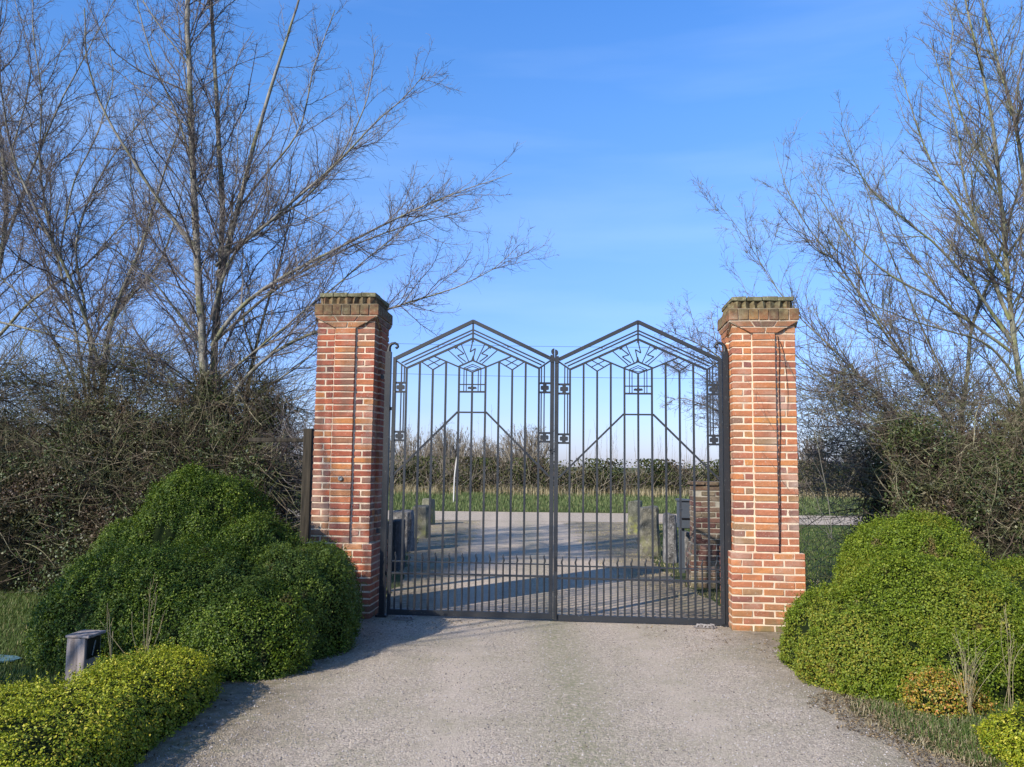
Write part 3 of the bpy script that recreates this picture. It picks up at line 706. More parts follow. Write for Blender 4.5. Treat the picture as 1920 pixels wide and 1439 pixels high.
# low brick pier
def pier():
    d = 11.7; c = at(1340, 1100, d); fx = c[0]; w = .50
    root = thing('low_brick_pier', 'low weathered brick pier with stepped base seen through the right gate', 'brick pier', (fx, d + w / 2, 0))
    fr = lambda V: np.asarray(V, float) @ np.array([[cos(TH), -sin(TH), 0], [sin(TH), cos(TH), 0], [0, 0, 1]]) + np.array([fx, d + w / 2, 0])
    b = MB(); core = MB(); J = .012; z = 0; top = at(1340, 906, d)[2]; n = int(top / .074)
    for c_ in range(n):
        ww = w + (.12 if c_ < 6 else .06 if c_ < 8 else 0); hw = ww / 2; dd = .1
        for k in range(4):
            L = ww - dd; m = 2; st = L / m
            for i in range(m):
                if RNG.random() < .03: continue
                a, e = -hw + i * st + (0 if i == 0 else J / 2), -hw + (i + 1) * st - J / 2
                if c_ % 2: a, e = -e, -a
                x0, x1, y0, y1 = a, e, -hw, -hw + dd
                for _ in range(k): x0, x1, y0, y1 = -y1, -y0, x0, x1
                b.cham([x0, y0, c_ * .074 + .005], [x1, y1, c_ * .074 + .067], .006, .005, fr)
        core.box([-hw + .01, -hw + .01, c_ * .074 - .001 * (c_ % 2)], [hw - .01, hw - .01, (c_ + 1) * .074], 0, fr)
    for q in range(3):
        b.cham([-w / 2 - .03 + q * .19, -w / 2 - .03, n * .074 + .006], [-w / 2 - .03 + (q + 1) * .19 - .008, w / 2 + .03, n * .074 + .055], .008, .006, fr)
    b.build('brickwork', M['brick_old'], root); core.build('mortar', M['mortar_old'], root)
pier()
def postbox():
    d = 13.2; a = at(1274, 940, d); e = at(1307, 992, d); x0, x1 = a[0], e[0]; zt, zb = a[2], e[2]
    root = thing('postbox', 'grey metal postbox on a post between rough stones and the low brick pier', 'postbox', ((x0 + x1) / 2, d + .12, 0))
    b = MB(); b.cham([x0, d, zb], [x1, d + .24, zt], .012); b.build('body', M['box_grey'], root)
    b = MB(); b.prism([(x0 - .015, zt + .002), (x1 + .015, zt + .002), (x1 + .015, zt + .02), (x0 - .015, zt + .035)], d - .025, d + .26); b.build('lid', M['box_grey'], root)
    b = MB(); b.cham([x0 + .03, d - .012, zb + .14], [x1 - .03, d - .001, zb + .17], .004); b.build('slot_flap', M['black'], root)
    for x in (x0 + .02, x1 - .03): b = MB(); b.lathe([(0, 0), (.014, 0), (.014, .012), (0, .012)], (0, 0, 0), 10, lambda V, x=x: np.stack([V[:, 0] + x, d - .002 - V[:, 2], V[:, 1] + zt - .12], 1)); b.build('fixing', M['white_metal'], root)
    b = MB(); b.box([x0 + .01, d + .06, 0], [x0 + .09, d + .14, zb], 0); b.build('post', M['box_grey'], root)
postbox()

# ------------------------------------------------------------------ bushes
def sn(P, seed, sc_=1.0):
    r = np.random.default_rng(seed); v = 0
    for k in range(9):
        f = r.normal(0, 1, 3) * (1.5 + k * 1.3) * sc_; v = v + np.sin(P @ f + r.uniform(0, 6.28)) / (1 + .45 * k)
    return v / 3.2
def superpts(c, R, n, N, rng, full=False):
    d = rng.normal(0, 1, (N, 3)); d /= np.linalg.norm(d, axis=1, keepdims=True)
    if not full: d[:, 2] = np.abs(d[:, 2]) 
    a = np.abs(d); s_ = (a ** n).sum(1) ** (-1 / n); u = d * s_[:, None]
    nr = np.sign(d) * np.abs(u) ** (n - 1) / np.array(R); nr /= np.linalg.norm(nr, axis=1, keepdims=True)
    return np.array(c) + u * np.array(R), nr
def inside(P, blob, k=1.0):
    c, R, n = blob; return ((np.abs((P - np.array(c)) / (np.array(R) * k))) ** n).sum(1) < 1
def bush(name, label, cat, blobs, dens, size, mat, seed, shell=.09, lump=.07, core_mat=None, parts=('foliage', 'shaded_core'), group=None, tilt=.75, aspect=.6, holes=-.5, sprig=.03, slen=.075):
    rng = np.random.default_rng(seed); c0 = np.mean([b[0] for b in blobs], 0)
    root = thing(name, label, cat, (c0[0], c0[1], 0), group)
    m = MB(); AP = []; AN = []
    for i, (c, R, n) in enumerate(blobs):
        area = 2 * pi * ((R[0] * R[1]) ** 1.6 / 3 + (R[0] * R[2]) ** 1.6 / 3 + (R[1] * R[2]) ** 1.6 / 3) ** (1 / 1.6) * (1 + .15 * (n - 2))
        N = int(area * dens); P, Nn = superpts(c, R, n, N, rng)
        P = P + Nn * (lump * sn(P, seed + 5, 1.6) + lump * .6 * sn(P, seed + 6, 5) + lump * .3 * sn(P, seed + 7, 12))[:, None]
        P = P - Nn * (rng.random(len(P)) ** 1.5 * shell)[:, None]
        ok = P[:, 2] > .01
        for k, bb in enumerate(blobs):
            if k != i: ok &= ~inside(P, bb, .94)
        if holes > -5: ok &= (sn(P, seed + 9, 3.4) > holes) | (rng.random(len(P)) < .3)
        AP.append(P[ok]); AN.append(Nn[ok])
    P = np.concatenate(AP); Nn = np.concatenate(AN)
    Nn = Nn + np.array([0, 0, .35])
    # sprigs: a few leaves stand proud
    m.leaves(P, Nn, size, aspect, tilt, rng)
    k = (rng.random(len(P)) < sprig) & (sn(P, seed + 12, 2.6) > -.2); Ps = P[k]; dn = Nn[k] + rng.normal(0, .45, Ps.shape); dn /= np.linalg.norm(dn, axis=1, keepdims=True)
    Lh = rng.uniform(.5, 1.3, (len(Ps), 1)) * slen
    for q in range(7):
        m.leaves(Ps + dn * Lh * (q + 1) / 7 + rng.normal(0, .004, Ps.shape), dn + rng.normal(0, .5, Ps.shape), size * (1.05 - .05 * q), aspect, .6, rng)
    m.build(parts[0], mat, root)
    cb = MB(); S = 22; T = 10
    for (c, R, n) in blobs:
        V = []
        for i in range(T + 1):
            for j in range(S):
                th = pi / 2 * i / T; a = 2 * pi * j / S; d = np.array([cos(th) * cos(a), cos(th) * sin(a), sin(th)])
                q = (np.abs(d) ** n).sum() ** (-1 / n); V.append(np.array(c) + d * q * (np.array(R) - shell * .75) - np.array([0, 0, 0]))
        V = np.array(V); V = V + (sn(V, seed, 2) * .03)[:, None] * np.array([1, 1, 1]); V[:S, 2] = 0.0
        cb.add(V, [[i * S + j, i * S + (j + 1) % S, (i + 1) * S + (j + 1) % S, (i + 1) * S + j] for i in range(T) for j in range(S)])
    cb.build(parts[1], core_mat or M['core'], root)  # solid dark hull showing as shade in the leaf gaps, no modelled stems
    return root
bush('box_bush', 'large dark green clipped box bush stepping down towards the left pillar', 'bush',
     [((-3.05, 8.35, 0), (.86, .8, 1.57), 2.2), ((-3.5, 8.2, 0), (.78, .75, 1.12), 2.3), ((-3.8, 8.1, 0), (.55, .6, .82), 2.4),
      ((-2.9, 7.45, 0), (1.12, .95, .92), 2.7), ((-2.45, 8.0, 0), (.62, .6, 1.12), 2.6), ((-2.02, 7.75, 0), (.60, .72, .88), 3.4), ((-2.3, 7.1, 0), (.68, .75, .66), 3.2)],
     21000, .0185, M['box_left'], 21, lump=.085, group='clipped box bushes by the pillars')
bush('box_bush', 'large sunlit bright green box bush in front of the right pillar', 'bush',
     [((3.72, 7.7, 0), (.72, .7, 1.24), 2.5), ((3.0, 6.95, 0), (.72, .85, .66), 3.0), ((3.45, 7.0, 0), (.8, .9, .93), 2.6), ((4.5, 7.3, 0), (.75, .9, .86), 2.6),
      ((3.25, 6.4, 0), (.55, .45, .48), 2.6), ((4.15, 6.5, 0), (.6, .55, .62), 2.6), ((4.9, 6.5, 0), (.6, .6, .66), 2.6)],
     21000, .0185, M['box_right'], 22, lump=.085, group='clipped box bushes by the pillars')
bush('box_shrub', 'small orange-tinged box shrub at the foot of the sunlit right bush', 'shrub',
     [((2.98, 5.9, 0), (.22, .19, .25), 2.2), ((3.22, 5.98, 0), (.14, .15, .20), 2.2)], 17000, .019, M['box_orange'], 23, shell=.08, lump=.08, sprig=.08, slen=.08)
def hedge_blobs(x0, x1, y0, y1, h): return [(((x0 + x1) / 2, (y0 + y1) / 2, 0), ((x1 - x0) / 2, (y1 - y0) / 2, h), 7.0)]
bush('low_hedge', 'low yellow-green clipped hedge beside the wooden bollard', 'hedge',
     [((-2.40, 5.45, 0), (.40, .78, .37), 3.6), ((-2.62, 4.55, 0), (.62, .72, .375), 3.6), ((-2.75, 3.6, 0), (.78, .9, .37), 4.0), ((-2.75, 2.5, 0), (.78, 1.0, .36), 4.0)], 17000, .0165, M['box_yellow'], 24, shell=.07, lump=.035, group='low clipped hedges along the drive')
bush('low_hedge', 'low yellow-green hedge at the right edge of the drive, behind a grassy verge', 'hedge',
     [((3.55, 4.75, 0), (.78, .72, .30), 3.0), ((3.9, 3.6, 0), (.9, .9, .3), 4.0)], 17000, .0175, M['box_yellow'], 25, shell=.07, lump=.05, group='low clipped hedges along the drive')

RL = .0050
# ------------------------------------------------------------------ bare trees
def spline(P, K):
    P = np.asarray(P, float); n = len(P); t = np.concatenate([[0], np.cumsum(np.linalg.norm(np.diff(P, axis=0), axis=1))]); t /= t[-1]
    u = np.linspace(0, 1, K); Q = np.stack([np.interp(u, t, P[:, i]) for i in range(3)], 1)
    for _ in range(2): Q[1:-1] = (Q[:-2] + 2 * Q[1:-1] + Q[2:]) / 4
    return Q
def grow(P, R, per_m, lmul, K, ang, up, rng, tmin=.15, wob=.12, rs=.55, rmin=.002, lmin=.08, lmax=9, tip=.4, flat=None):
    "children of the parent branches P (N,K,3), R (N,K)"
    N, Kp, _ = P.shape; Ls = np.linalg.norm(np.diff(P, axis=1), axis=2).sum(1)
    cnt = rng.poisson(Ls * per_m); idx = np.repeat(np.arange(N), cnt)
    if len(idx) == 0: return np.zeros((0, K, 3)), np.zeros((0, K))
    t = rng.uniform(tmin, .98, len(idx)) * (Kp - 1); i = np.minimum(t.astype(int), Kp - 2); f = (t - i)[:, None]
    p = P[idx, i] * (1 - f) + P[idx, i + 1] * f; T = P[idx, i + 1] - P[idx, i]; T /= np.linalg.norm(T, axis=1, keepdims=True) + 1e-9
    r0 = R[idx, i]
    q = rng.normal(0, 1, (len(idx), 3)); q -= (q * T).sum(1, keepdims=True) * T; q /= np.linalg.norm(q, axis=1, keepdims=True)
    a = rng.normal(ang, .22, len(idx))[:, None]; d = T * np.cos(a) + q * np.sin(a)
    L = np.clip(Ls[idx] * lmul * (1 - .62 * t / (Kp - 1)) * rng.uniform(.45, 1.25, len(idx)), lmin, lmax)
    out = [p]; step = (L / (K - 1))[:, None]
    for k in range(K - 1):
        d = d + np.array([0, 0, up]) / (K - 1) + rng.normal(0, wob, d.shape); d /= np.linalg.norm(d, axis=1, keepdims=True); p = p + d * step; out.append(p)
    Pn = np.stack(out, 1); rr = np.clip(np.minimum(r0 * rs, L * RL + rmin * .9), rmin, None)
    Rn = rr[:, None] * np.linspace(1, tip, K)[None]; return Pn, np.maximum(Rn, rmin * .6)
def bare_tree(name, label, cat, stems, mats, seed, lv=((4.5, .36, 8, .75, .5), (8, .42, 6, .8, .35), (9, .5, 4, .8, .2)), group=None, root_d=None, trunk_sides=8, rmin=.0022, keep=None, lens=(2.0, .75, .3), extra=None):
    "stems: list of (list of (px,py,dist), r0, r1)"
    rng = np.random.default_rng(seed)
    P0 = []; R0 = []; K = 18; stems = [(p_, a_ * (.7 if a_ > .03 else .62), b_ * .8) for p_, a_, b_ in stems]
    for pts, r0, r1 in stems:
        Q = spline([at(*p) for p in pts], K)
        Q[1:] += rng.normal(0, .012, (K - 1, 3)).cumsum(0) * .5
        P0.append(Q); R0.append(np.linspace(r0, r1, K) if r0 < .03 else r0 + (r1 - r0) * np.linspace(0, 1, K) ** .8)
    P0 = np.array(P0); R0 = np.array(R0)
    base = P0[0, 0]
    root = thing(name, label, cat, (base[0], base[1], 0), group)
    b = MB(); b.tubes(P0, R0, trunk_sides); b.build('trunk', mats[0], root, True)
    c = MB(); P, R = P0, R0
    for li, (pm, lm, K_, ang, up) in enumerate(lv):
        P, R = grow(P, R, pm, lm, K_, ang, up, rng, tmin=.12 if li == 0 else .08, wob=.15 + .05 * li, rmin=rmin, lmax=lens[li])
        ok = P[:, :, 2].min(1) > .25
        if keep is not None: ok &= keep(P)
        P, R = P[ok], R[ok]
        c.tubes(P, R, 5 if li == 0 else 3)
        if li >= 1: P, R = np.concatenate([P, LP[:, ::1][:, np.linspace(0, LP.shape[1] - 1, K_).astype(int)]]), np.concatenate([R, LR[:, np.linspace(0, LR.shape[1] - 1, K_).astype(int)]])
        LP, LR = P, R
    c.build('crown', mats[1], root)
    return root
def S(pts, d0, d1, r0, r1):
    n = len(pts); return ([(x, y, d0 + (d1 - d0) * (i / (n - 1))) for i, (x, y) in enumerate(pts)], r0, r1)
mt = (M['bark'], M['twig']); mr = (M['bark_green'], M['twig_r'])
D = 11.3
bare_tree('bare_tree', 'tall multi-stemmed bare grey tree whose ivy-clad foot rises behind the dark box bush', 'tree', [
    S([(388, 950), (384, 700), (372, 500), (366, 350), (358, 150), (354, -10), (360, -120)], D, D, .105, .035),
    S([(400, 930), (400, 700), (408, 560), (416, 470), (418, 380), (408, 250), (402, 100), (392, -40)], D + .2, D + .3, .09, .03),
    S([(410, 520), (428, 470), (442, 400), (468, 320), (492, 220), (530, 110), (565, -20)], D + .1, D - .2, .07, .018),
    S([(396, 600), (430, 470), (500, 420), (570, 360), (640, 300), (700, 230), (760, 190), (800, 135)], D, D - .8, .04, .006),
    S([(404, 500), (470, 440), (560, 390), (640, 300), (690, 200), (705, 100)], D, D + .5, .035, .006),
    S([(398, 650), (440, 575), (520, 520), (610, 470), (700, 425), (800, 375), (880, 350), (955, 322)], D, D - 1.0, .05, .004),
    S([(402, 640), (450, 600), (540, 520), (640, 470), (730, 430), (830, 400), (905, 385)], D, D + .6, .035, .004),
    S([(410, 780), (460, 700), (540, 640), (640, 610), (740, 575), (850, 545), (915, 515), (955, 485), (978, 452)], D, D - .6, .04, .003),
    S([(400, 720), (500, 640), (600, 560), (700, 470), (790, 400), (840, 330)], D, D - .3, .03, .004),
    S([(372, 470), (300, 385), (255, 310), (215, 250), (175, 185), (150, 100), (148, 10)], D, D - .6, .045, .01),
    S([(372, 360), (340, 240), (300, 150), (270, 60), (250, -30)], D, D + .4, .03, .008),
    S([(358, 130), (310, 70), (270, 10), (240, -50)], D, D, .02, .006),
    S([(440, 400), (500, 330), (570, 240), (590, 130), (630, 20)], D, D + .5, .03, .008),
    S([(370, 640), (310, 560), (250, 500), (190, 460), (120, 440)], D, D - 1, .03, .005),
], mt, 31, group='bare trees on the left side', lv=((6.5, .34, 10, .65, .5), (10, .42, 7, .75, .3), (11, .5, 4, .8, .15)))
bare_tree('bare_tree', 'slanting bare tree with a pale leaning stem between the tall tree and the left edge', 'tree', [
    S([(170, 950), (190, 700), (200, 610), (245, 500), (285, 400), (300, 320), (340, 220)], 12.3, 12.0, .085, .012),
    S([(195, 620), (240, 560), (300, 500), (330, 420), (350, 330)], 12.3, 12.6, .04, .008),
    S([(190, 700), (150, 560), (110, 480), (60, 380), (20, 300), (0, 180), (-10, 40)], 12.3, 11.8, .05, .01),
    S([(180, 740), (160, 600), (130, 460), (170, 350), (230, 260), (300, 190)], 12.3, 12.9, .04, .008),
    S([(170, 800), (100, 640), (40, 560), (-30, 500)], 12.3, 12.0, .035, .008),
    S([(168, 800), (150, 660), (130, 560), (90, 400), (70, 300), (90, 180), (60, 60), (70, -50)], 12.2, 12.6, .035, .008),
    S([(172, 820), (160, 640), (230, 560), (270, 470), (240, 330), (250, 200)], 12.2, 13.0, .03, .006),
    S([(112, 482), (125, 400), (140, 330), (180, 260), (215, 150), (190, 20)], 12.2, 12.4, .025, .006),
], mt, 32, group='bare trees on the left side', lv=((6.5, .34, 9, .7, .5), (10, .42, 6, .75, .3), (10, .5, 4, .8, .15)))
bare_tree('bare_tree', 'spreading bare tree at the far left edge with purplish twigs', 'tree', [
    S([(-60, 950), (-40, 700), (0, 500), (20, 400), (5, 290), (-30, 100), (-50, -60)], 13.0, 12.8, .09, .02),
    S([(-30, 660), (60, 560), (160, 500), (230, 420), (290, 380)], 13.0, 12.0, .04, .006),
    S([(-20, 600), (70, 620), (150, 640), (260, 650), (330, 680)], 12.6, 11.6, .03, .006),
    S([(0, 480), (60, 330), (110, 200), (170, 90), (220, -10)], 13, 13.2, .035, .006),
    S([(-20, 400), (30, 250), (60, 120), (20, -20)], 13, 13.5, .03, .006),
    S([(-60, 300), (20, 220), (90, 160), (120, 60)], 13, 12.6, .02, .005),
], mt, 33, group='bare trees on the left side', lv=((6.5, .34, 9, .7, .5), (10, .42, 6, .75, .3), (10, .5, 4, .8, .15)))
bare_tree('bare_sapling', 'thin bare sapling just left of the stained brick pillar', 'tree', [
    S([(455, 900), (462, 740), (480, 650), (505, 560), (530, 480), (545, 410), (560, 330)], 11.9, 11.8, .055, .008),
    S([(470, 700), (520, 650), (560, 600), (620, 560), (660, 500)], 11.9, 11.2, .03, .005),
    S([(465, 760), (510, 720), (560, 690), (610, 640), (670, 600)], 11.8, 11.0, .025, .005),
    S([(465, 780), (520, 760), (570, 745), (630, 700)], 11.8, 10.8, .02, .005),
    S([(475, 660), (450, 600), (470, 520), (450, 440)], 11.9, 12.3, .025, .005),
], mt, 34, group='bare trees on the left side', lv=((7, .4, 8, .8, .3), (9, .45, 6, .8, .2), (8, .5, 4, .8, .1)))
DR = 11.0
bare_tree('bare_tree', 'tall lichen-green bare tree at the right edge of the view', 'tree', [
    S([(1950, 960), (1925, 780), (1898, 640), (1887, 520), (1875, 400), (1869, 280), (1850, 160), (1820, 40), (1800, -60)], DR + .6, DR + .4, .075, .014),
    S([(1960, 800), (1940, 560), (1925, 380), (1905, 220), (1870, 120), (1845, 40), (1830, -60)], DR + .6, DR + .9, .08, .015),
    S([(1893, 600), (1850, 480), (1815, 360), (1800, 240), (1770, 160), (1745, 80)], DR + .5, DR, .04, .005),
    S([(1895, 640), (1830, 540), (1770, 470), (1700, 410), (1640, 370), (1590, 300), (1575, 240)], DR + .5, DR - .6, .035, .004),
    S([(1885, 520), (1830, 430), (1770, 360), (1720, 260), (1690, 160), (1665, 110)], DR + .5, DR + .8, .035, .004),
    S([(1895, 660), (1800, 590), (1740, 550), (1660, 510), (1600, 450), (1560, 400), (1500, 310)], DR + .5, DR - .3, .035, .004),
    S([(1870, 340), (1810, 240), (1780, 130), (1790, 40), (1760, -20)], DR + .5, DR + .7, .03, .005),
    S([(1890, 480), (1940, 400), (1960, 300), (1950, 150)], DR + .5, DR, .03, .008),
    S([(1900, 700), (1850, 640), (1780, 620), (1700, 600), (1620, 570), (1570, 530)], DR + .5, DR - .8, .03, .004),
], mr, 41, group='bare trees on the right side', lv=((7, .34, 9, .65, .6), (10, .42, 6, .7, .4), (9, .5, 4, .75, .2)))
bare_tree('bare_tree', 'many-stemmed bare tree fanning left behind the right pillar', 'tree', [
    S([(1800, 960), (1800, 760), (1818, 700), (1816, 610), (1860, 520), (1890, 430)], DR + 1, DR + 1, .075, .015),
    S([(1790, 800), (1700, 690), (1640, 600), (1590, 520), (1520, 440), (1470, 360), (1451, 268)], DR + .8, DR + .2, .035, .003),
    S([(1780, 850), (1660, 760), (1580, 670), (1500, 600), (1440, 520), (1395, 440), (1350, 382)], DR + .7, DR - .1, .03, .003),
    S([(1790, 820), (1720, 700), (1640, 590), (1600, 480), (1560, 380), (1530, 310)], DR + .8, DR + .8, .03, .003),
    S([(1800, 760), (1740, 640), (1690, 520), (1650, 420), (1620, 320), (1590, 240)], DR + 1, DR + .6, .03, .003),
    S([(1770, 860), (1650, 800), (1560, 720), (1480, 660), (1420, 590), (1375, 500)], DR + .5, DR + .6, .028, .003),
    S([(1816, 620), (1770, 560), (1700, 470), (1660, 360), (1650, 270)], DR + 1, DR + 1.3, .025, .003),
    S([(1760, 860), (1660, 830), (1600, 800), (1540, 790), (1505, 760)], DR + .4, DR + .2, .022, .003),
], mr, 42, group='bare trees on the right side', lv=((8, .36, 9, .6, .55), (10, .45, 6, .7, .35), (9, .5, 4, .75, .2)))
bare_tree('hawthorn_tree', 'fine-twigged thorn tree reaching out behind the top of the right gate', 'tree', [
    S([(1420, 980), (1410, 860), (1392, 760), (1375, 690), (1330, 650), (1280, 630), (1228, 605)], 10.6, 10.4, .045, .003),
    S([(1405, 840), (1370, 760), (1330, 720), (1290, 700), (1245, 690)], 10.6, 10.9, .025, .003),
    S([(1400, 800), (1370, 700), (1345, 640), (1335, 590)], 10.6, 10.9, .025, .003),
    S([(1395, 760), (1350, 700), (1310, 660), (1300, 620)], 10.6, 10.2, .02, .003),
    S([(1405, 820), (1360, 780), (1320, 760), (1270, 745), (1240, 770)], 10.6, 10.7, .02, .003),
    S([(1400, 780), (1380, 680), (1372, 620), (1385, 590)], 10.6, 10.5, .02, .003),
], mt, 43, group='bare trees on the right side', lv=((17, .36, 8, .9, .2), (18, .5, 5, .9, .0), (16, .5, 4, .9, 0)), lens=(.75, .35, .18))
# the tree that shades the left pillar and bush stands outside the view, on the sunny side
rg = np.random.default_rng(5)
def off_tree():
    root = thing('bare_tree', 'bare tree outside the view on the left whose branch shadows cross the stained pillar', 'tree', (-6.6, 3.3, 0))
    P0 = []; R0 = []
    for a in np.linspace(0, 2 * pi, 11, endpoint=False):
        sp = rg.uniform(.5, 1.25); P0.append(spline([(-6.6, 3.3, 0), (-6.6 + .1 * cos(a), 3.3 + .1 * sin(a), 1.6), (-6.6 + .8 * sp * cos(a), 3.3 + .8 * sp * sin(a), 3.4), (-6.6 + 1.5 * sp * cos(a), 3.3 + 1.5 * sp * sin(a), 7.2 + rg.uniform(-1.6, .9))], 14)); R0.append(np.linspace(.045, .008, 14))
    P0, R0 = np.array(P0), np.array(R0); b = MB(); b.tubes(P0, R0, 6); b.build('trunk', M['bark'], root, True)
    c = MB(); P, R = P0, R0
    for K_, pm, lm, lx in ((8, 4, .3, 1.2), (6, 5, .45, .6), (4, 4, .5, .3)):
        P, R = grow(P, R, pm, lm, K_, .8, .2, rg, rmin=.003, lmax=lx); c.tubes(P, R, 3)
    c.build('crown', M['twig'], root)
off_tree()

# ------------------------------------------------------------------ tangled hedges
def tangle(name, label, blobs, n_arc, n_leaf, mat_t, mat_l, seed, lens=(.25, .9), rad=(.0025, .006), leaf=.035, group=None, up=.0, zmin=.0, core=True, corek=.8, halo=0):
    rng = np.random.default_rng(seed); c0 = np.mean([b[0] for b in blobs], 0)
    root = thing(name, label, 'hedge', (c0[0], c0[1], 0), group)
    w = np.array([b[1][0] * b[1][2] + b[1][1] * b[1][2] for b in blobs]); w /= w.sum()
    AP = []; 
    for (c, R, n), q in zip(blobs, w):
        P, Nn = superpts(c, R, n, int(n_arc * q * 1.3), rng); P = P + Nn * (.16 * sn(P, seed, 1.2))[:, None]; P = P - Nn * (rng.random(len(P)) ** 1.3 * .45)[:, None]; AP.append(P)
    P = np.concatenate(AP); P = P[P[:, 2] > zmin]; N = len(P); K = 7
    d = rng.normal(0, 1, (N, 3)); d[:, 2] = d[:, 2] * .7 + up; d /= np.linalg.norm(d, axis=1, keepdims=True)
    L = rng.uniform(*lens, N) * rng.uniform(.5, 1, N); curl = rng.normal(0, .35, (N, 3)); out = [P]; p = P
    for k in range(K - 1):
        d = d + curl / (K - 1) * 1.6 + rng.normal(0, .16, d.shape); d /= np.linalg.norm(d, axis=1, keepdims=True); p = p + d * (L / (K - 1))[:, None]; out.append(p)
    PP = np.stack(out, 1); PP[:, :, 2] = np.maximum(PP[:, :, 2], .02); r = rng.uniform(*rad, N) * rng.uniform(.7, 1.3, N)
    b = MB(); b.tubes(PP, r[:, None] * np.linspace(1, .45, K)[None], 3); b.build('twigs', mat_t, root)
    if halo:
        b = MB()
        for (c, R, n) in blobs:
            nn = int(halo * R[0]); P, Nn = superpts(c, np.array(R) * [1, 1, .95], n, nn, rng); ok = P[:, 2] > R[2] * .55; P, Nn = P[ok], Nn[ok]; P = P - [0, 0, .25]
            d = Nn * .5 + rng.normal(0, .75, P.shape) + [0, 0, .45]; d /= np.linalg.norm(d, axis=1, keepdims=True); L = rng.uniform(.5, 1.5, len(P)); out = [P]; p = P
            for k in range(8): d = d + rng.normal(0, .2, d.shape); d /= np.linalg.norm(d, axis=1, keepdims=True); p = p + d * (L / 8)[:, None]; out.append(p)
            PP = np.stack(out, 1); RR = rng.uniform(.004, .009, len(P))[:, None] * np.linspace(1, .35, 9)[None]; b.tubes(PP, RR, 4)
            for pm, lm, K_ in ((6, .4, 5), (6, .5, 4)):
                PP, RR = grow(PP, RR, pm, lm, K_, .8, .1, rng, wob=.2, rmin=.0024); b.tubes(PP, RR, 3)
        b.build('outer_branches', mat_t, root)
    if n_leaf:
        AP = []; AN = []
        for (c, R, n), q in zip(blobs, w):
            P, Nn = superpts(c, R, n, int(n_leaf * q * 1.4), rng); P = P + Nn * (.12 * sn(P, seed, 1.2))[:, None]; P = P + Nn * (.10 - rng.random(len(P)) * .35)[:, None]
            ok = (sn(P, seed + 3, 2.0) > -.12 + .25 * rng.normal(0, 1, len(P)) * .4) & (P[:, 2] > .02); AP.append(P[ok]); AN.append(Nn[ok])
        P = np.concatenate(AP); b = MB(); b.leaves(P, np.concatenate(AN), leaf, .75, .9, rng); b.build('leaves', mat_l, root)
    if core:
        cb = MB(); S_ = 24; T = 10
        for (c, R, n) in blobs:
            V = []
            for i in range(T + 1):
                for j in range(S_):
                    th = pi / 2 * i / T; a = 2 * pi * j / S_; dd = np.array([cos(th) * cos(a), cos(th) * sin(a), sin(th)])
                    q = (np.abs(dd) ** n).sum() ** (-1 / n); V.append(np.array(c) + dd * q * np.array(R) * corek)
            V = np.array(V); V = V + (sn(V, seed, 2.5) * .14)[:, None]; V[:S_, 2] = 0
            cb.add(V, [[i * S_ + j, i * S_ + (j + 1) % S_, (i + 1) * S_ + (j + 1) % S_, (i + 1) * S_ + j] for i in range(T) for j in range(S_)])
        cb.build('shade_core', M['core_brown'], root)  # solid hull added to stop light passing through the hedge
    return root
tangle('overgrown_hedge', 'overgrown dark tangle of twigs and ivy filling the left side behind the box bush',
       [((-7.8, 11.6, 0), (1.5, 1.2, 2.3), 2.4), ((-6.6, 11.3, 0), (.9, 1.1, 2.0), 2.3), ((-5.6, 11.5, 0), (1.0, 1.2, 2.45), 2.2), ((-4.7, 11.2, 0), (.9, 1.0, 2.15), 2.3), ((-3.9, 11.2, 0), (.75, .8, 2.3), 2.3), ((-3.5, 11.3, 0), (.6, .6, 1.5), 2.2)],
       11000, 120000, M['tangle'], M['ivy'], 51, leaf=.032, halo=420, group='overgrown hedges behind the bushes')
tangle('ivy_clump', 'dark ivy and twig clump wrapped round the foot of the tall left tree',
       [((-4.15, 11.2, 0), (.62, .6, 2.85), 2.2), ((-3.45, 11.5, 0), (.6, .5, 2.6), 2.2)], 3500, 16000, M['tangle'], M['ivy'], 52, corek=.45)
tangle('overgrown_hedge', 'overgrown brown-green tangle of twigs behind the sunlit right bush',
       [((6.9, 10.9, 0), (1.0, 1.2, 2.5), 2.4), ((6.0, 10.9, 0), (.9, 1.1, 2.1), 2.3), ((5.25, 10.8, 0), (.75, .9, 2.3), 2.3), ((8.3, 11.2, 0), (1.3, 1.2, 2.7), 2.5)],
       13000, 90000, M['tangle'], M['ivy'], 53, leaf=.032, halo=330, group='overgrown hedges behind the bushes')
# loose bare twigs beside each pillar
tangle('twiggy_shrub', 'thin grey twiggy shrub behind the left pillar and the dark post', [((-2.95, 11.0, 0), (.6, .6, 2.3), 2.2)], 800, 400, M['twig'], M['ivy'], 54, lens=(.3, 1.0), core=False, rad=(.002, .0045))
tangle('bare_scrub', 'dense leafless scrub of crossing grey twigs rising above the left hedge round the tree feet',
       [((-7.2, 11.8, 0), (1.8, .7, 3.1), 2.2), ((-5.4, 11.7, 0), (1.3, .7, 3.3), 2.2), ((-3.7, 11.6, 0), (1.1, .6, 3.0), 2.2)], 6000, 700, M['tangle'], M['ivy'], 57, lens=(.6, 2.0), core=False, rad=(.0022, .0055), zmin=1.7, up=.2)
tangle('bare_scrub', 'dense leafless scrub of crossing grey twigs between the clean pillar and the right hedge',
       [((4.5, 11.1, 0), (.95, .6, 3.0), 2.2), ((5.9, 11.5, 0), (1.1, .6, 3.1), 2.2)], 3600, 400, M['twig_r'], M['ivy'], 58, lens=(.5, 1.6), core=False, rad=(.0022, .005), zmin=1.35, up=.25)
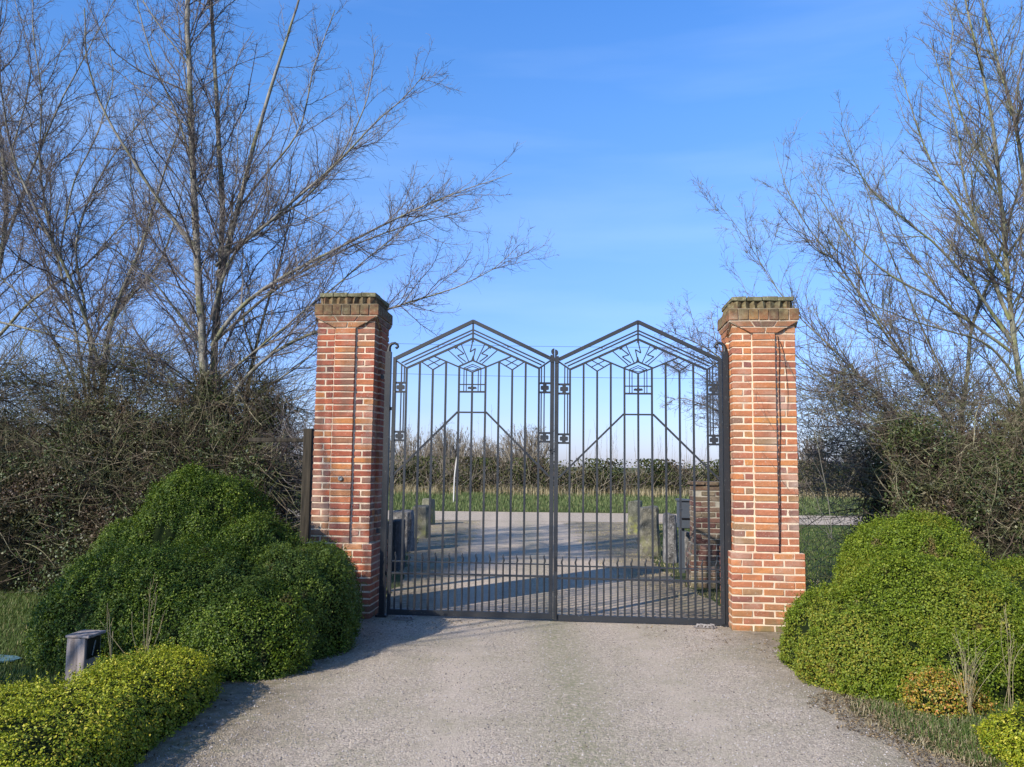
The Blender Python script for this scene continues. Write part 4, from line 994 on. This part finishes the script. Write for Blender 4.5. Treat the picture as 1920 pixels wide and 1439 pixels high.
tangle('added_shade_shrub', 'dark ivy-covered shrub added to shade the forecourt, behind the mossy rail beside the left pillar', [((-3.25, 10.6, 0), (.45, .4, 1.85), 2.4)], 900, 5200, M['tangle'], M['ivy'], 56, corek=.75)  # added shrub, placed so its shadow darkens the forecourt behind the left gate
tangle('twiggy_shrub', 'thin arching twiggy shrub between the right pillar and the tangled hedge', [((4.1, 10.6, 0), (.6, .5, 2.3), 2.2)], 230, 0, M['twig_r'], M['ivy'], 55, lens=(.3, 1.1), core=False, rad=(.002, .0045))

# ------------------------------------------------------------------ fence post, bollard, cover, stems
def fence_post():
    p = at(570, 1010, 10.0); zt = at(571, 803, 10.0)[2]
    root = thing('fence_post', 'dark wooden fence post with a mossy rail between hedge and left pillar', 'fence post', (p[0], 10.05, 0))
    b = MB(); b.cham([p[0] - .055, 10.0, 0], [p[0] + .055, 10.1, zt], .008, .004); b.build('post', M['wood_dark'], root)
    b = MB(); z = at(530, 826, 10)[2]; b.cham([p[0] - .75, 10.11, z - .02], [p[0] + .04, 10.15, z + .03], .005, .006); b.build('rail', M['wood_dark'], root)
    b = MB(); b.cham([p[0] - .75, 10.11, .45], [p[0] + .04, 10.15, .55], .005, .006); b.build('rail', M['wood_dark'], root)
fence_post()
def bollard():
    d = 6.1; a = at(126, 1196, d); e = at(163, 1196, d); w = e[0] - a[0]; cx = (a[0] + e[0]) / 2; zt = at(145, 1192, d)[2]
    root = thing('wooden_bollard', 'short weathered grey wooden bollard light with dark recess by the low hedge', 'bollard light', (cx, d + .1, 0))
    hw = w / 2; R = radians(-6)
    def fr(V): V = np.asarray(V, float); return np.stack([V[:, 0] * cos(R) - V[:, 1] * sin(R) + cx, V[:, 0] * sin(R) + V[:, 1] * cos(R) + d + .1, V[:, 2]], 1)
    dp = .17
    b = MB(); b.cham([-hw, -dp * .55, 0], [hw, dp * .6, zt - .02], .004, .001, fr); b.build('body', M['wood_grey'], root)
    b = MB(); b.cham([-hw - .008, -dp * .55 - .01, zt - .018], [hw + .03, dp * .6 + .01, zt], .003, .001, fr); b.build('cap', M['wood_grey'], root)
    b = MB(); b.cham([hw + .001, -dp * .42, zt - .17], [hw + .012, dp * .45, zt - .03], .003, 0, fr); b.build('lamp_recess', M['black'], root)
    b = MB(); b.bar([hw + .02, -.03, zt - .15], [hw + .02, .0, zt - .05], .006, .006, fr=fr); b.build('lamp_guard', M['brass'], root)
bollard()
b = MB(); c = np.array([-5.02, 6.95, .012]); 
V = [c] + [c + np.array([.98 * cos(a) * (1 + .08 * sin(3 * a)), .27 * sin(a) * (1 + .06 * sin(5 * a)), 0]) for a in np.linspace(0, 2 * pi, 24, endpoint=False)]
V = np.array(V); V2 = V.copy(); V2[:, 2] += .012; V2[0, 2] += .01; n = 24
f3 = [[25, 26 + i, 26 + (i + 1) % n] for i in range(n)]; f4 = [[1 + i, 1 + (i + 1) % n, 26 + (i + 1) % n, 26 + i] for i in range(n)]
b.add(np.vstack([V, V2]), f4, f3); tag(b.build('ground_cover', M['blue']), 'flat teal-blue cover lying on the lawn at the left edge', 'cover')
def stems(name, label, x, y0, y1, d, n, mat, seed, spread=.25, r=.004, cat='plant', leafy=0):
    rng = np.random.default_rng(seed); p = at(x, y0, d); p[2] = 0.0; zt = at(x, y1, d)[2]; b = MB()
    P = []; R = []
    for i in range(n):
        h = zt * rng.uniform(.6, 1.0); dx, dy = rng.normal(0, spread, 2) * [1, .6]
        Q = spline([p + [rng.normal(0, .02), rng.normal(0, .02), 0], p + [dx * .25, dy * .25, h * .4], p + [dx * .6 + rng.normal(0, .03), dy * .6, h * .72], p + [dx + rng.normal(0, .03), dy, h]], 9)
        P.append(Q); R.append(np.linspace(r, r * .4, 9))
    P, R = np.array(P), np.array(R); b.tubes(P, R, 4)
    C, RR = grow(P, R, 3.5, .3, 5, .5, .5, rng, rmin=r * .35); b.tubes(C, RR, 3)
    return tag(b.build(name, mat), label, cat)
stems('dead_stem_plant', 'thin pale forked dead stems rising from the yellow hedge left of centre bush', 270, 1250, 1085, 6.15, 7, M['straw'], 61, .13, .0035)
stems('dead_stem_plant', 'single pale crooked dead stalk beside the wooden bollard', 213, 1250, 1120, 6.05, 3, M['straw'], 62, .03, .0045)
stems('dry_stalks', 'clump of pale dry stalks between the orange shrub and the right low hedge', 1815, 1330, 1175, 5.75, 26, M['straw'], 63, .10, .0018)
stems('dry_stalks', 'thin pale stalks at the right edge in front of the sunlit bush', 1893, 1330, 1130, 5.9, 6, M['straw'], 64, .05, .0024)
# creeper on the right pillar; its straight run also draws the brick strip's shadow
def creeper():
    b = MB(); d = 8.575; pts = [(1462, 1038), (1463, 960), (1461, 880), (1463, 800), (1460, 720), (1462, 660), (1458, 630)]
    def on(x, y, off=.0):
        # point on the recessed shaft front of the right pillar
        v = CM @ np.array([x - 960.0, -(y - 719.5), -F]); n = E2; c = gpt(0, -.25 + .042 - .012 - off, 0)
        return CAM + v * (((c - CAM) @ n) / (v @ n))
    P = spline([on(*p) for p in pts], 30); b.tubes(P, np.full((1, 30), .0045)[0], 5)
    pts2 = [(1462, 640), (1470, 660), (1474, 700), (1478, 740), (1476, 780)]
    b.tubes(spline([on(*p) for p in pts2], 16), np.linspace(.004, .0015, 16), 4)
    tag(b.build('creeper_shadow_line', M['creeper']), 'thin bare creeper stem and strip shadow drawn as one line up the front of the clean pillar', 'creeper')
creeper()
# a few wispy shoots in front of the right pillar
bare_tree('wispy_shrub', 'wispy bare shoots leaning in front of the right pillar face', 'shrub', [
    S([(1560, 1010), (1545, 900), (1520, 780), (1490, 700), (1450, 640), (1410, 590)], 8.9, 8.3, .006, .0015),
    S([(1560, 1010), (1530, 930), (1495, 860), (1440, 780), (1400, 700)], 8.9, 8.35, .005, .0015),
    S([(1560, 1010), (1520, 960), (1480, 920), (1450, 880), (1430, 850)], 8.8, 8.4, .004, .0015),
    S([(1555, 1010), (1540, 960), (1500, 990), (1475, 960)], 8.8, 8.4, .004, .0015),
], mt, 44, lv=((5, .22, 7, .6, .3), (6, .4, 5, .7, .2)), lens=(.35, .2), rmin=.0012)

# ------------------------------------------------------------------ verge, roadside hedge, distant trees
def scatter(name, n, xr, yr, h, w, mat, seed, lean=.4, keep=None, zfun=None, kind='stuff', label=None):
    rng = np.random.default_rng(seed); P = np.stack([rng.uniform(*xr, n), rng.uniform(*yr, n), np.zeros(n)], 1)
    if keep is not None: P = P[keep(P)]
    P[:, 2] = gz(P[:, 0], P[:, 1]); b = MB(); b.blades(P, h, w, lean, rng); o = b.build(name, mat); tag(o, label, 'grass', kind=kind); return o
scatter('grass', 60000, (-26, 26), (29.9, 34.2), .13, .02, M['verge'], 71, label='green grass on the verge beyond the lane')
scatter('grass', 14000, (-22, 22), (33.2, 34.6), .42, .016, M['straw'], 72, .5, keep=lambda P: sn(P, 8, .5) + .3 * RNG.normal(0, 1, len(P)) + (P[:, 1] - 33.4) * .8 > .1, label='dry straw-coloured grass along the foot of the roadside hedge')
dk = lambda P: ~((P[:, 0] > -2.15) & (P[:, 0] < 2.6)) | (P[:, 1] > 9.6)
scatter('grass', 70000, (-8.2, -2.6), (5.2, 10.6), .05, .006, M['grass'], 73, .9, label='short rough lawn at the left behind the low hedge')
def edgek(P): return (P[:, 0] > np.interp(P[:, 1], [4, 4.7, 5.3, 5.9, 6.2], [2.66, 2.62, 2.5, 2.45, 2.5]) + .12 * sn(P, 4, 3))
scatter('grass', 11000, (2.2, 3.6), (3.9, 6.1), .055, .005, M['grass'], 74, .9, keep=edgek, label='grassy edge between the drive and the right low hedge')
scatter('grass', 4200, (2.0, 3.2), (4.2, 6.2), .04, .004, M['straw'], 75, 2.2, keep=lambda P: edgek(P - [-.18, 0, 0]), label='dry grass wisps along the right edge of the drive')
scatter('grass', 30000, (3.2, 9.5), (8.6, 24), .05, .012, M['grass'], 76, .8, label='shaded lawn seen beside the right pillar')
scatter('grass', 15000, (-3.6, -.8), (12.5, 25), .035, .009, M['straw'], 77, .9, keep=lambda P: sn(P, 3, 1.2) > .1, label='tufts around the left forecourt stones')
scatter('grass', 15000, (1.5, 4.6), (10.5, 25), .04, .009, M['straw'], 78, 1.0, keep=lambda P: sn(P, 13, 1.3) > .05, label='dry tufts around the right forecourt stones')
def litter(name, n, xr, yr, size, seed, keep=None, label=''):
    rng = np.random.default_rng(seed); P = np.stack([rng.uniform(*xr, n), rng.uniform(*yr, n), np.full(n, .016)], 1)
    if keep is not None: P = P[keep(P)]
    b = MB(); b.leaves(P, np.tile([0, 0, 1.0], (len(P), 1)), size, .5, .35, rng); tag(b.build(name, M['litter']), label, 'leaf litter', kind='stuff')
litter('leaf_litter', 500, (-2, 2.9), (4.2, 8.9), .022, 81, keep=lambda P: sn(P, 44, 1.4) > .35, label='scattered dead leaves and bits on the drive')
litter('leaf_litter', 900, (1.3, 3.0), (7.4, 8.75), .02, 82, keep=lambda P: sn(P, 45, 2.5) > .15, label='dead leaves on the gravel at the foot of the right pillar')
litter('leaf_litter', 500, (-1.8, .2), (8.1, 8.95), .022, 84, keep=lambda P: sn(P, 46, 2.5) > .25, label='dead leaves on the gravel at the foot of the left pillar')
litter('leaf_litter', 2600, (-2.35, -1.2), (4.3, 8.4), .018, 85, keep=lambda P: P[:, 0] < np.interp(P[:, 1], [4.3, 6.1, 6.5, 7.0, 7.6, 8.4], [-1.9, -1.92, -1.95, -1.5, -1.25, -1.25]) + .06 * sn(P, 5, 4), label='brown litter along the foot of the left hedge and bush')
litter('leaf_litter', 9000, (2.1, 3.0), (4.2, 6.3), .018, 83, keep=lambda P: (P[:, 0] > np.interp(P[:, 1], [4, 4.7, 5.3, 5.9, 6.3], [2.42, 2.34, 2.2, 2.1, 2.25]) + .16 * sn(P, 6, 4)) & (P[:, 0] < np.interp(P[:, 1], [4, 6.3], [3.0, 2.7])), label='brown litter along the right edge of the drive')
# loose stones: real pebbles near the camera
rng = np.random.default_rng(90); n = 9000
P = np.stack([rng.uniform(-1.95, 2.5, n), 4.2 + 5.0 * rng.random(n) ** 1.4, np.full(n, .010)], 1); r = rng.uniform(.003, .0075, n)
o8 = np.array([[1, 0, 0], [0, 1, 0], [-1, 0, 0], [0, -1, 0], [0, 0, .8], [0, 0, -.8]]); V = P[:, None] + o8[None] * r[:, None, None] * rng.uniform(.7, 1.3, (n, 6, 1))
tri = np.array([[0, 1, 4], [1, 2, 4], [2, 3, 4], [3, 0, 4], [1, 0, 5], [2, 1, 5], [3, 2, 5], [0, 3, 5]]); b = MB(); b.add(V.reshape(-1, 3), None, (np.arange(n)[:, None, None] * 6 + tri).reshape(-1, 3))
t = MT('pebbles', .85, .25); t.color(t.ramp(t.island(), [(0, (.10, .085, .08)), (.35, (.25, .22, .20)), (.8, (.38, .34, .32)), (1, (.46, .42, .39))]))
tag(b.build('loose_gravel', t.m), 'loose pebbles lying on the drive', 'gravel', kind='stuff')

def roadside():
    rng = np.random.default_rng(91)
    root = thing('roadside_hedge', 'long bare brown roadside hedge beyond the lane with tall thin shoots', 'hedge', (0, 35.2, .5))
    n = 16000; X = rng.uniform(-26, 26, n); Yy = rng.normal(35.0, .45, n); h = np.interp(X, [-3, 3], [1.8, 1.55]) + .2 * np.sin(X * .9 + 1) + .12 * np.sin(X * 2.3)
    L = rng.uniform(.5, 1.0, n) * h * .9; z0 = .45 + rng.random(n) ** 1.4 * (h - L).clip(0)
    P = [np.stack([X, Yy, z0], 1)]; d = np.stack([rng.normal(0, .6, n), rng.normal(0, .5, n), np.ones(n) * rng.uniform(.2, 1, n)], 1)
    for k in range(4): d = d + rng.normal(0, .14, d.shape); P.append(P[-1] + d / np.linalg.norm(d, axis=1, keepdims=True) * (L / 4)[:, None])
    b = MB(); b.tubes(np.stack(P, 1), rng.uniform(.006, .014, n)[:, None] * np.linspace(1, .5, 5)[None], 3); b.build('twigs', M['far_twig'], root)
    n = 420; X = rng.uniform(-22, 22, n); L = rng.uniform(1.6, 3.6, n) * rng.uniform(.6, 1, n); P = [np.stack([X, rng.normal(35.2, .4, n), np.full(n, .6)], 1)]; d = np.stack([rng.normal(0, .07, n), rng.normal(0, .07, n), np.ones(n)], 1)
    for k in range(6): d = d + rng.normal(0, .025, d.shape); P.append(P[-1] + d * (L / 6)[:, None])
    P = np.stack(P, 1); R = rng.uniform(.006, .011, n)[:, None] * np.linspace(1, .35, 7)[None]; b = MB(); b.tubes(P, R, 3)
    C, RR = grow(P, R, 1.6, .16, 4, .45, .3, rng, rmin=.004); b.tubes(C, RR, 3); b.build('tall_shoots', M['far_twig'], root)
    n = 150000; X = rng.uniform(-26, 26, n); Yy = 34.65 + rng.normal(0, .3, n); z = .45 + rng.random(n) ** 1.1 * 1.55; Pp = np.stack([X, Yy, z], 1)
    Pp = Pp[sn(Pp, 3, .8) + .5 * rng.normal(0, 1, len(Pp)) * .5 > (Pp[:, 2] - 1.5) * .5]
    b = MB(); b.leaves(Pp, np.tile([0, -1, .4], (len(Pp), 1)), .095, .7, .9, rng); b.build('leaves', M['hedge_leaf'], root)
    b = MB(); xs = np.linspace(-26, 26, 105); zt = 1.30 + .15 * np.sin(xs * 1.3) + .1 * np.sin(xs * 3.1)
    V = np.concatenate([[[x, 34.95 + .1 * sin(x * 2), .4], [x, 35.1, z], [x, 35.5, .4]] for x, z in zip(xs, zt)]); V = V.reshape(-1, 3)
    f = [[3 * i + a, 3 * i + 3 + a, 3 * i + 4 + a, 3 * i + 1 + a] for i in range(104) for a in (0, 1)]; b.add(V, f); b.build('shade_core', M['core_brown'], root)  # solid dark ridge standing for the hedge's shaded inside
roadside()
def far_tree(px, ytop, d, wpx, label, seed, mat=None, dens=1.0):
    rng = np.random.default_rng(seed); c = at(px, 860, d); zt = at(px, ytop, d)[2]; hw = wpx / 2 / F * d
    root = thing('distant_tree', label, 'tree', (c[0], d, .5), 'distant bare trees beyond the roadside hedge')
    P0 = []; R0 = []; ns = 44
    for i in range(ns):
        a = rng.uniform(0, 2 * pi); q = rng.uniform(.1, 1) ** .7; top = .5 + (zt - .5) * (1 - .45 * q ** 2) * rng.uniform(.85, 1)
        e = np.array([c[0] + hw * q * cos(a), d + hw * q * sin(a), top]); s0 = np.array([c[0] + .2 * hw * cos(a), d + .2 * hw * sin(a), .4])
        P0.append(spline([s0, s0 * .6 + e * .4 + [0, 0, .1 * zt], e], 10)); R0.append(np.linspace(.05, .012, 10))
    P0, R0 = np.array(P0), np.array(R0); b = MB(); b.tubes(P0, R0, 5); b.build('trunk', M['far_twig'], root)
    c_ = MB(); P, R = P0, R0
    for K_, pm, lm, lx in ((6, 4.6 * dens, .4, 1.6), (5, 4.5, .5, .9), (3, 5, .5, .5)):
        P, R = grow(P, R, pm, lm, K_, .65, .35, rng, rmin=.010, lmax=lx); c_.tubes(P, R, 3)
    c_.build('crown', mat or M['far_twig'], root)
for i, (px, yt, d, wp, lb) in enumerate([
    (775, 800, 46, 130, 'distant straw-coloured bare thicket tree just right of the left hinge post'),
    (845, 790, 52, 110, 'distant bare tree rounded above the white leaning stake'),
    (905, 812, 58, 100, 'low dark distant bare tree right of the white stake'),
    (985, 786, 50, 130, 'pale distant bare tree, the tallest seen through the left gate near the meeting stiles'),
    (938, 826, 60, 80, 'smallest distant bare tree, low in the dip between two taller ones'),
    (720, 800, 50, 60, 'distant bare tree half hidden by the left pillar'),
    (1525, 812, 42, 80, 'dark rounded distant tree just right of the right pillar'),
    (1600, 830, 50, 90, 'distant tree behind the right twiggy shrub')]):
    far_tree(px, yt, d, wp, lb, 100 + i, dens=1.2)
def stake():
    d = 31.5; P = spline([at(851, 905, d), at(855, 870, d), at(861, 832, d)], 8); P[0, 2] = .1
    b = MB(); b.tubes(P, np.full(8, .026), 8); tag(b.build('white_stake', M['white_stick'], smooth=True), 'thin white leaning stake on the verge beyond the lane', 'stake')
stake()
def wire(y0, y1, d0, d1, name_label):
    a, c = at(-400, y0, d0), at(2400, y1, d1); t_ = np.linspace(0, 1, 60)[:, None]; P = a * (1 - t_) + c * t_; P[:, 2] -= 1.2 * (4 * t_ * (1 - t_))[:, 0]
    b = MB(); b.tubes(P, np.full(60, .011), 4); tag(b.build('overhead_wire', M['wire']), name_label, 'overhead wire', 'overhead wires crossing beyond the gates')
wire(640, 690, 44, 44, 'lower overhead wire crossing just under the gate peaks')
wire(590, 630, 46, 46, 'upper overhead wire crossing above the meeting stiles')
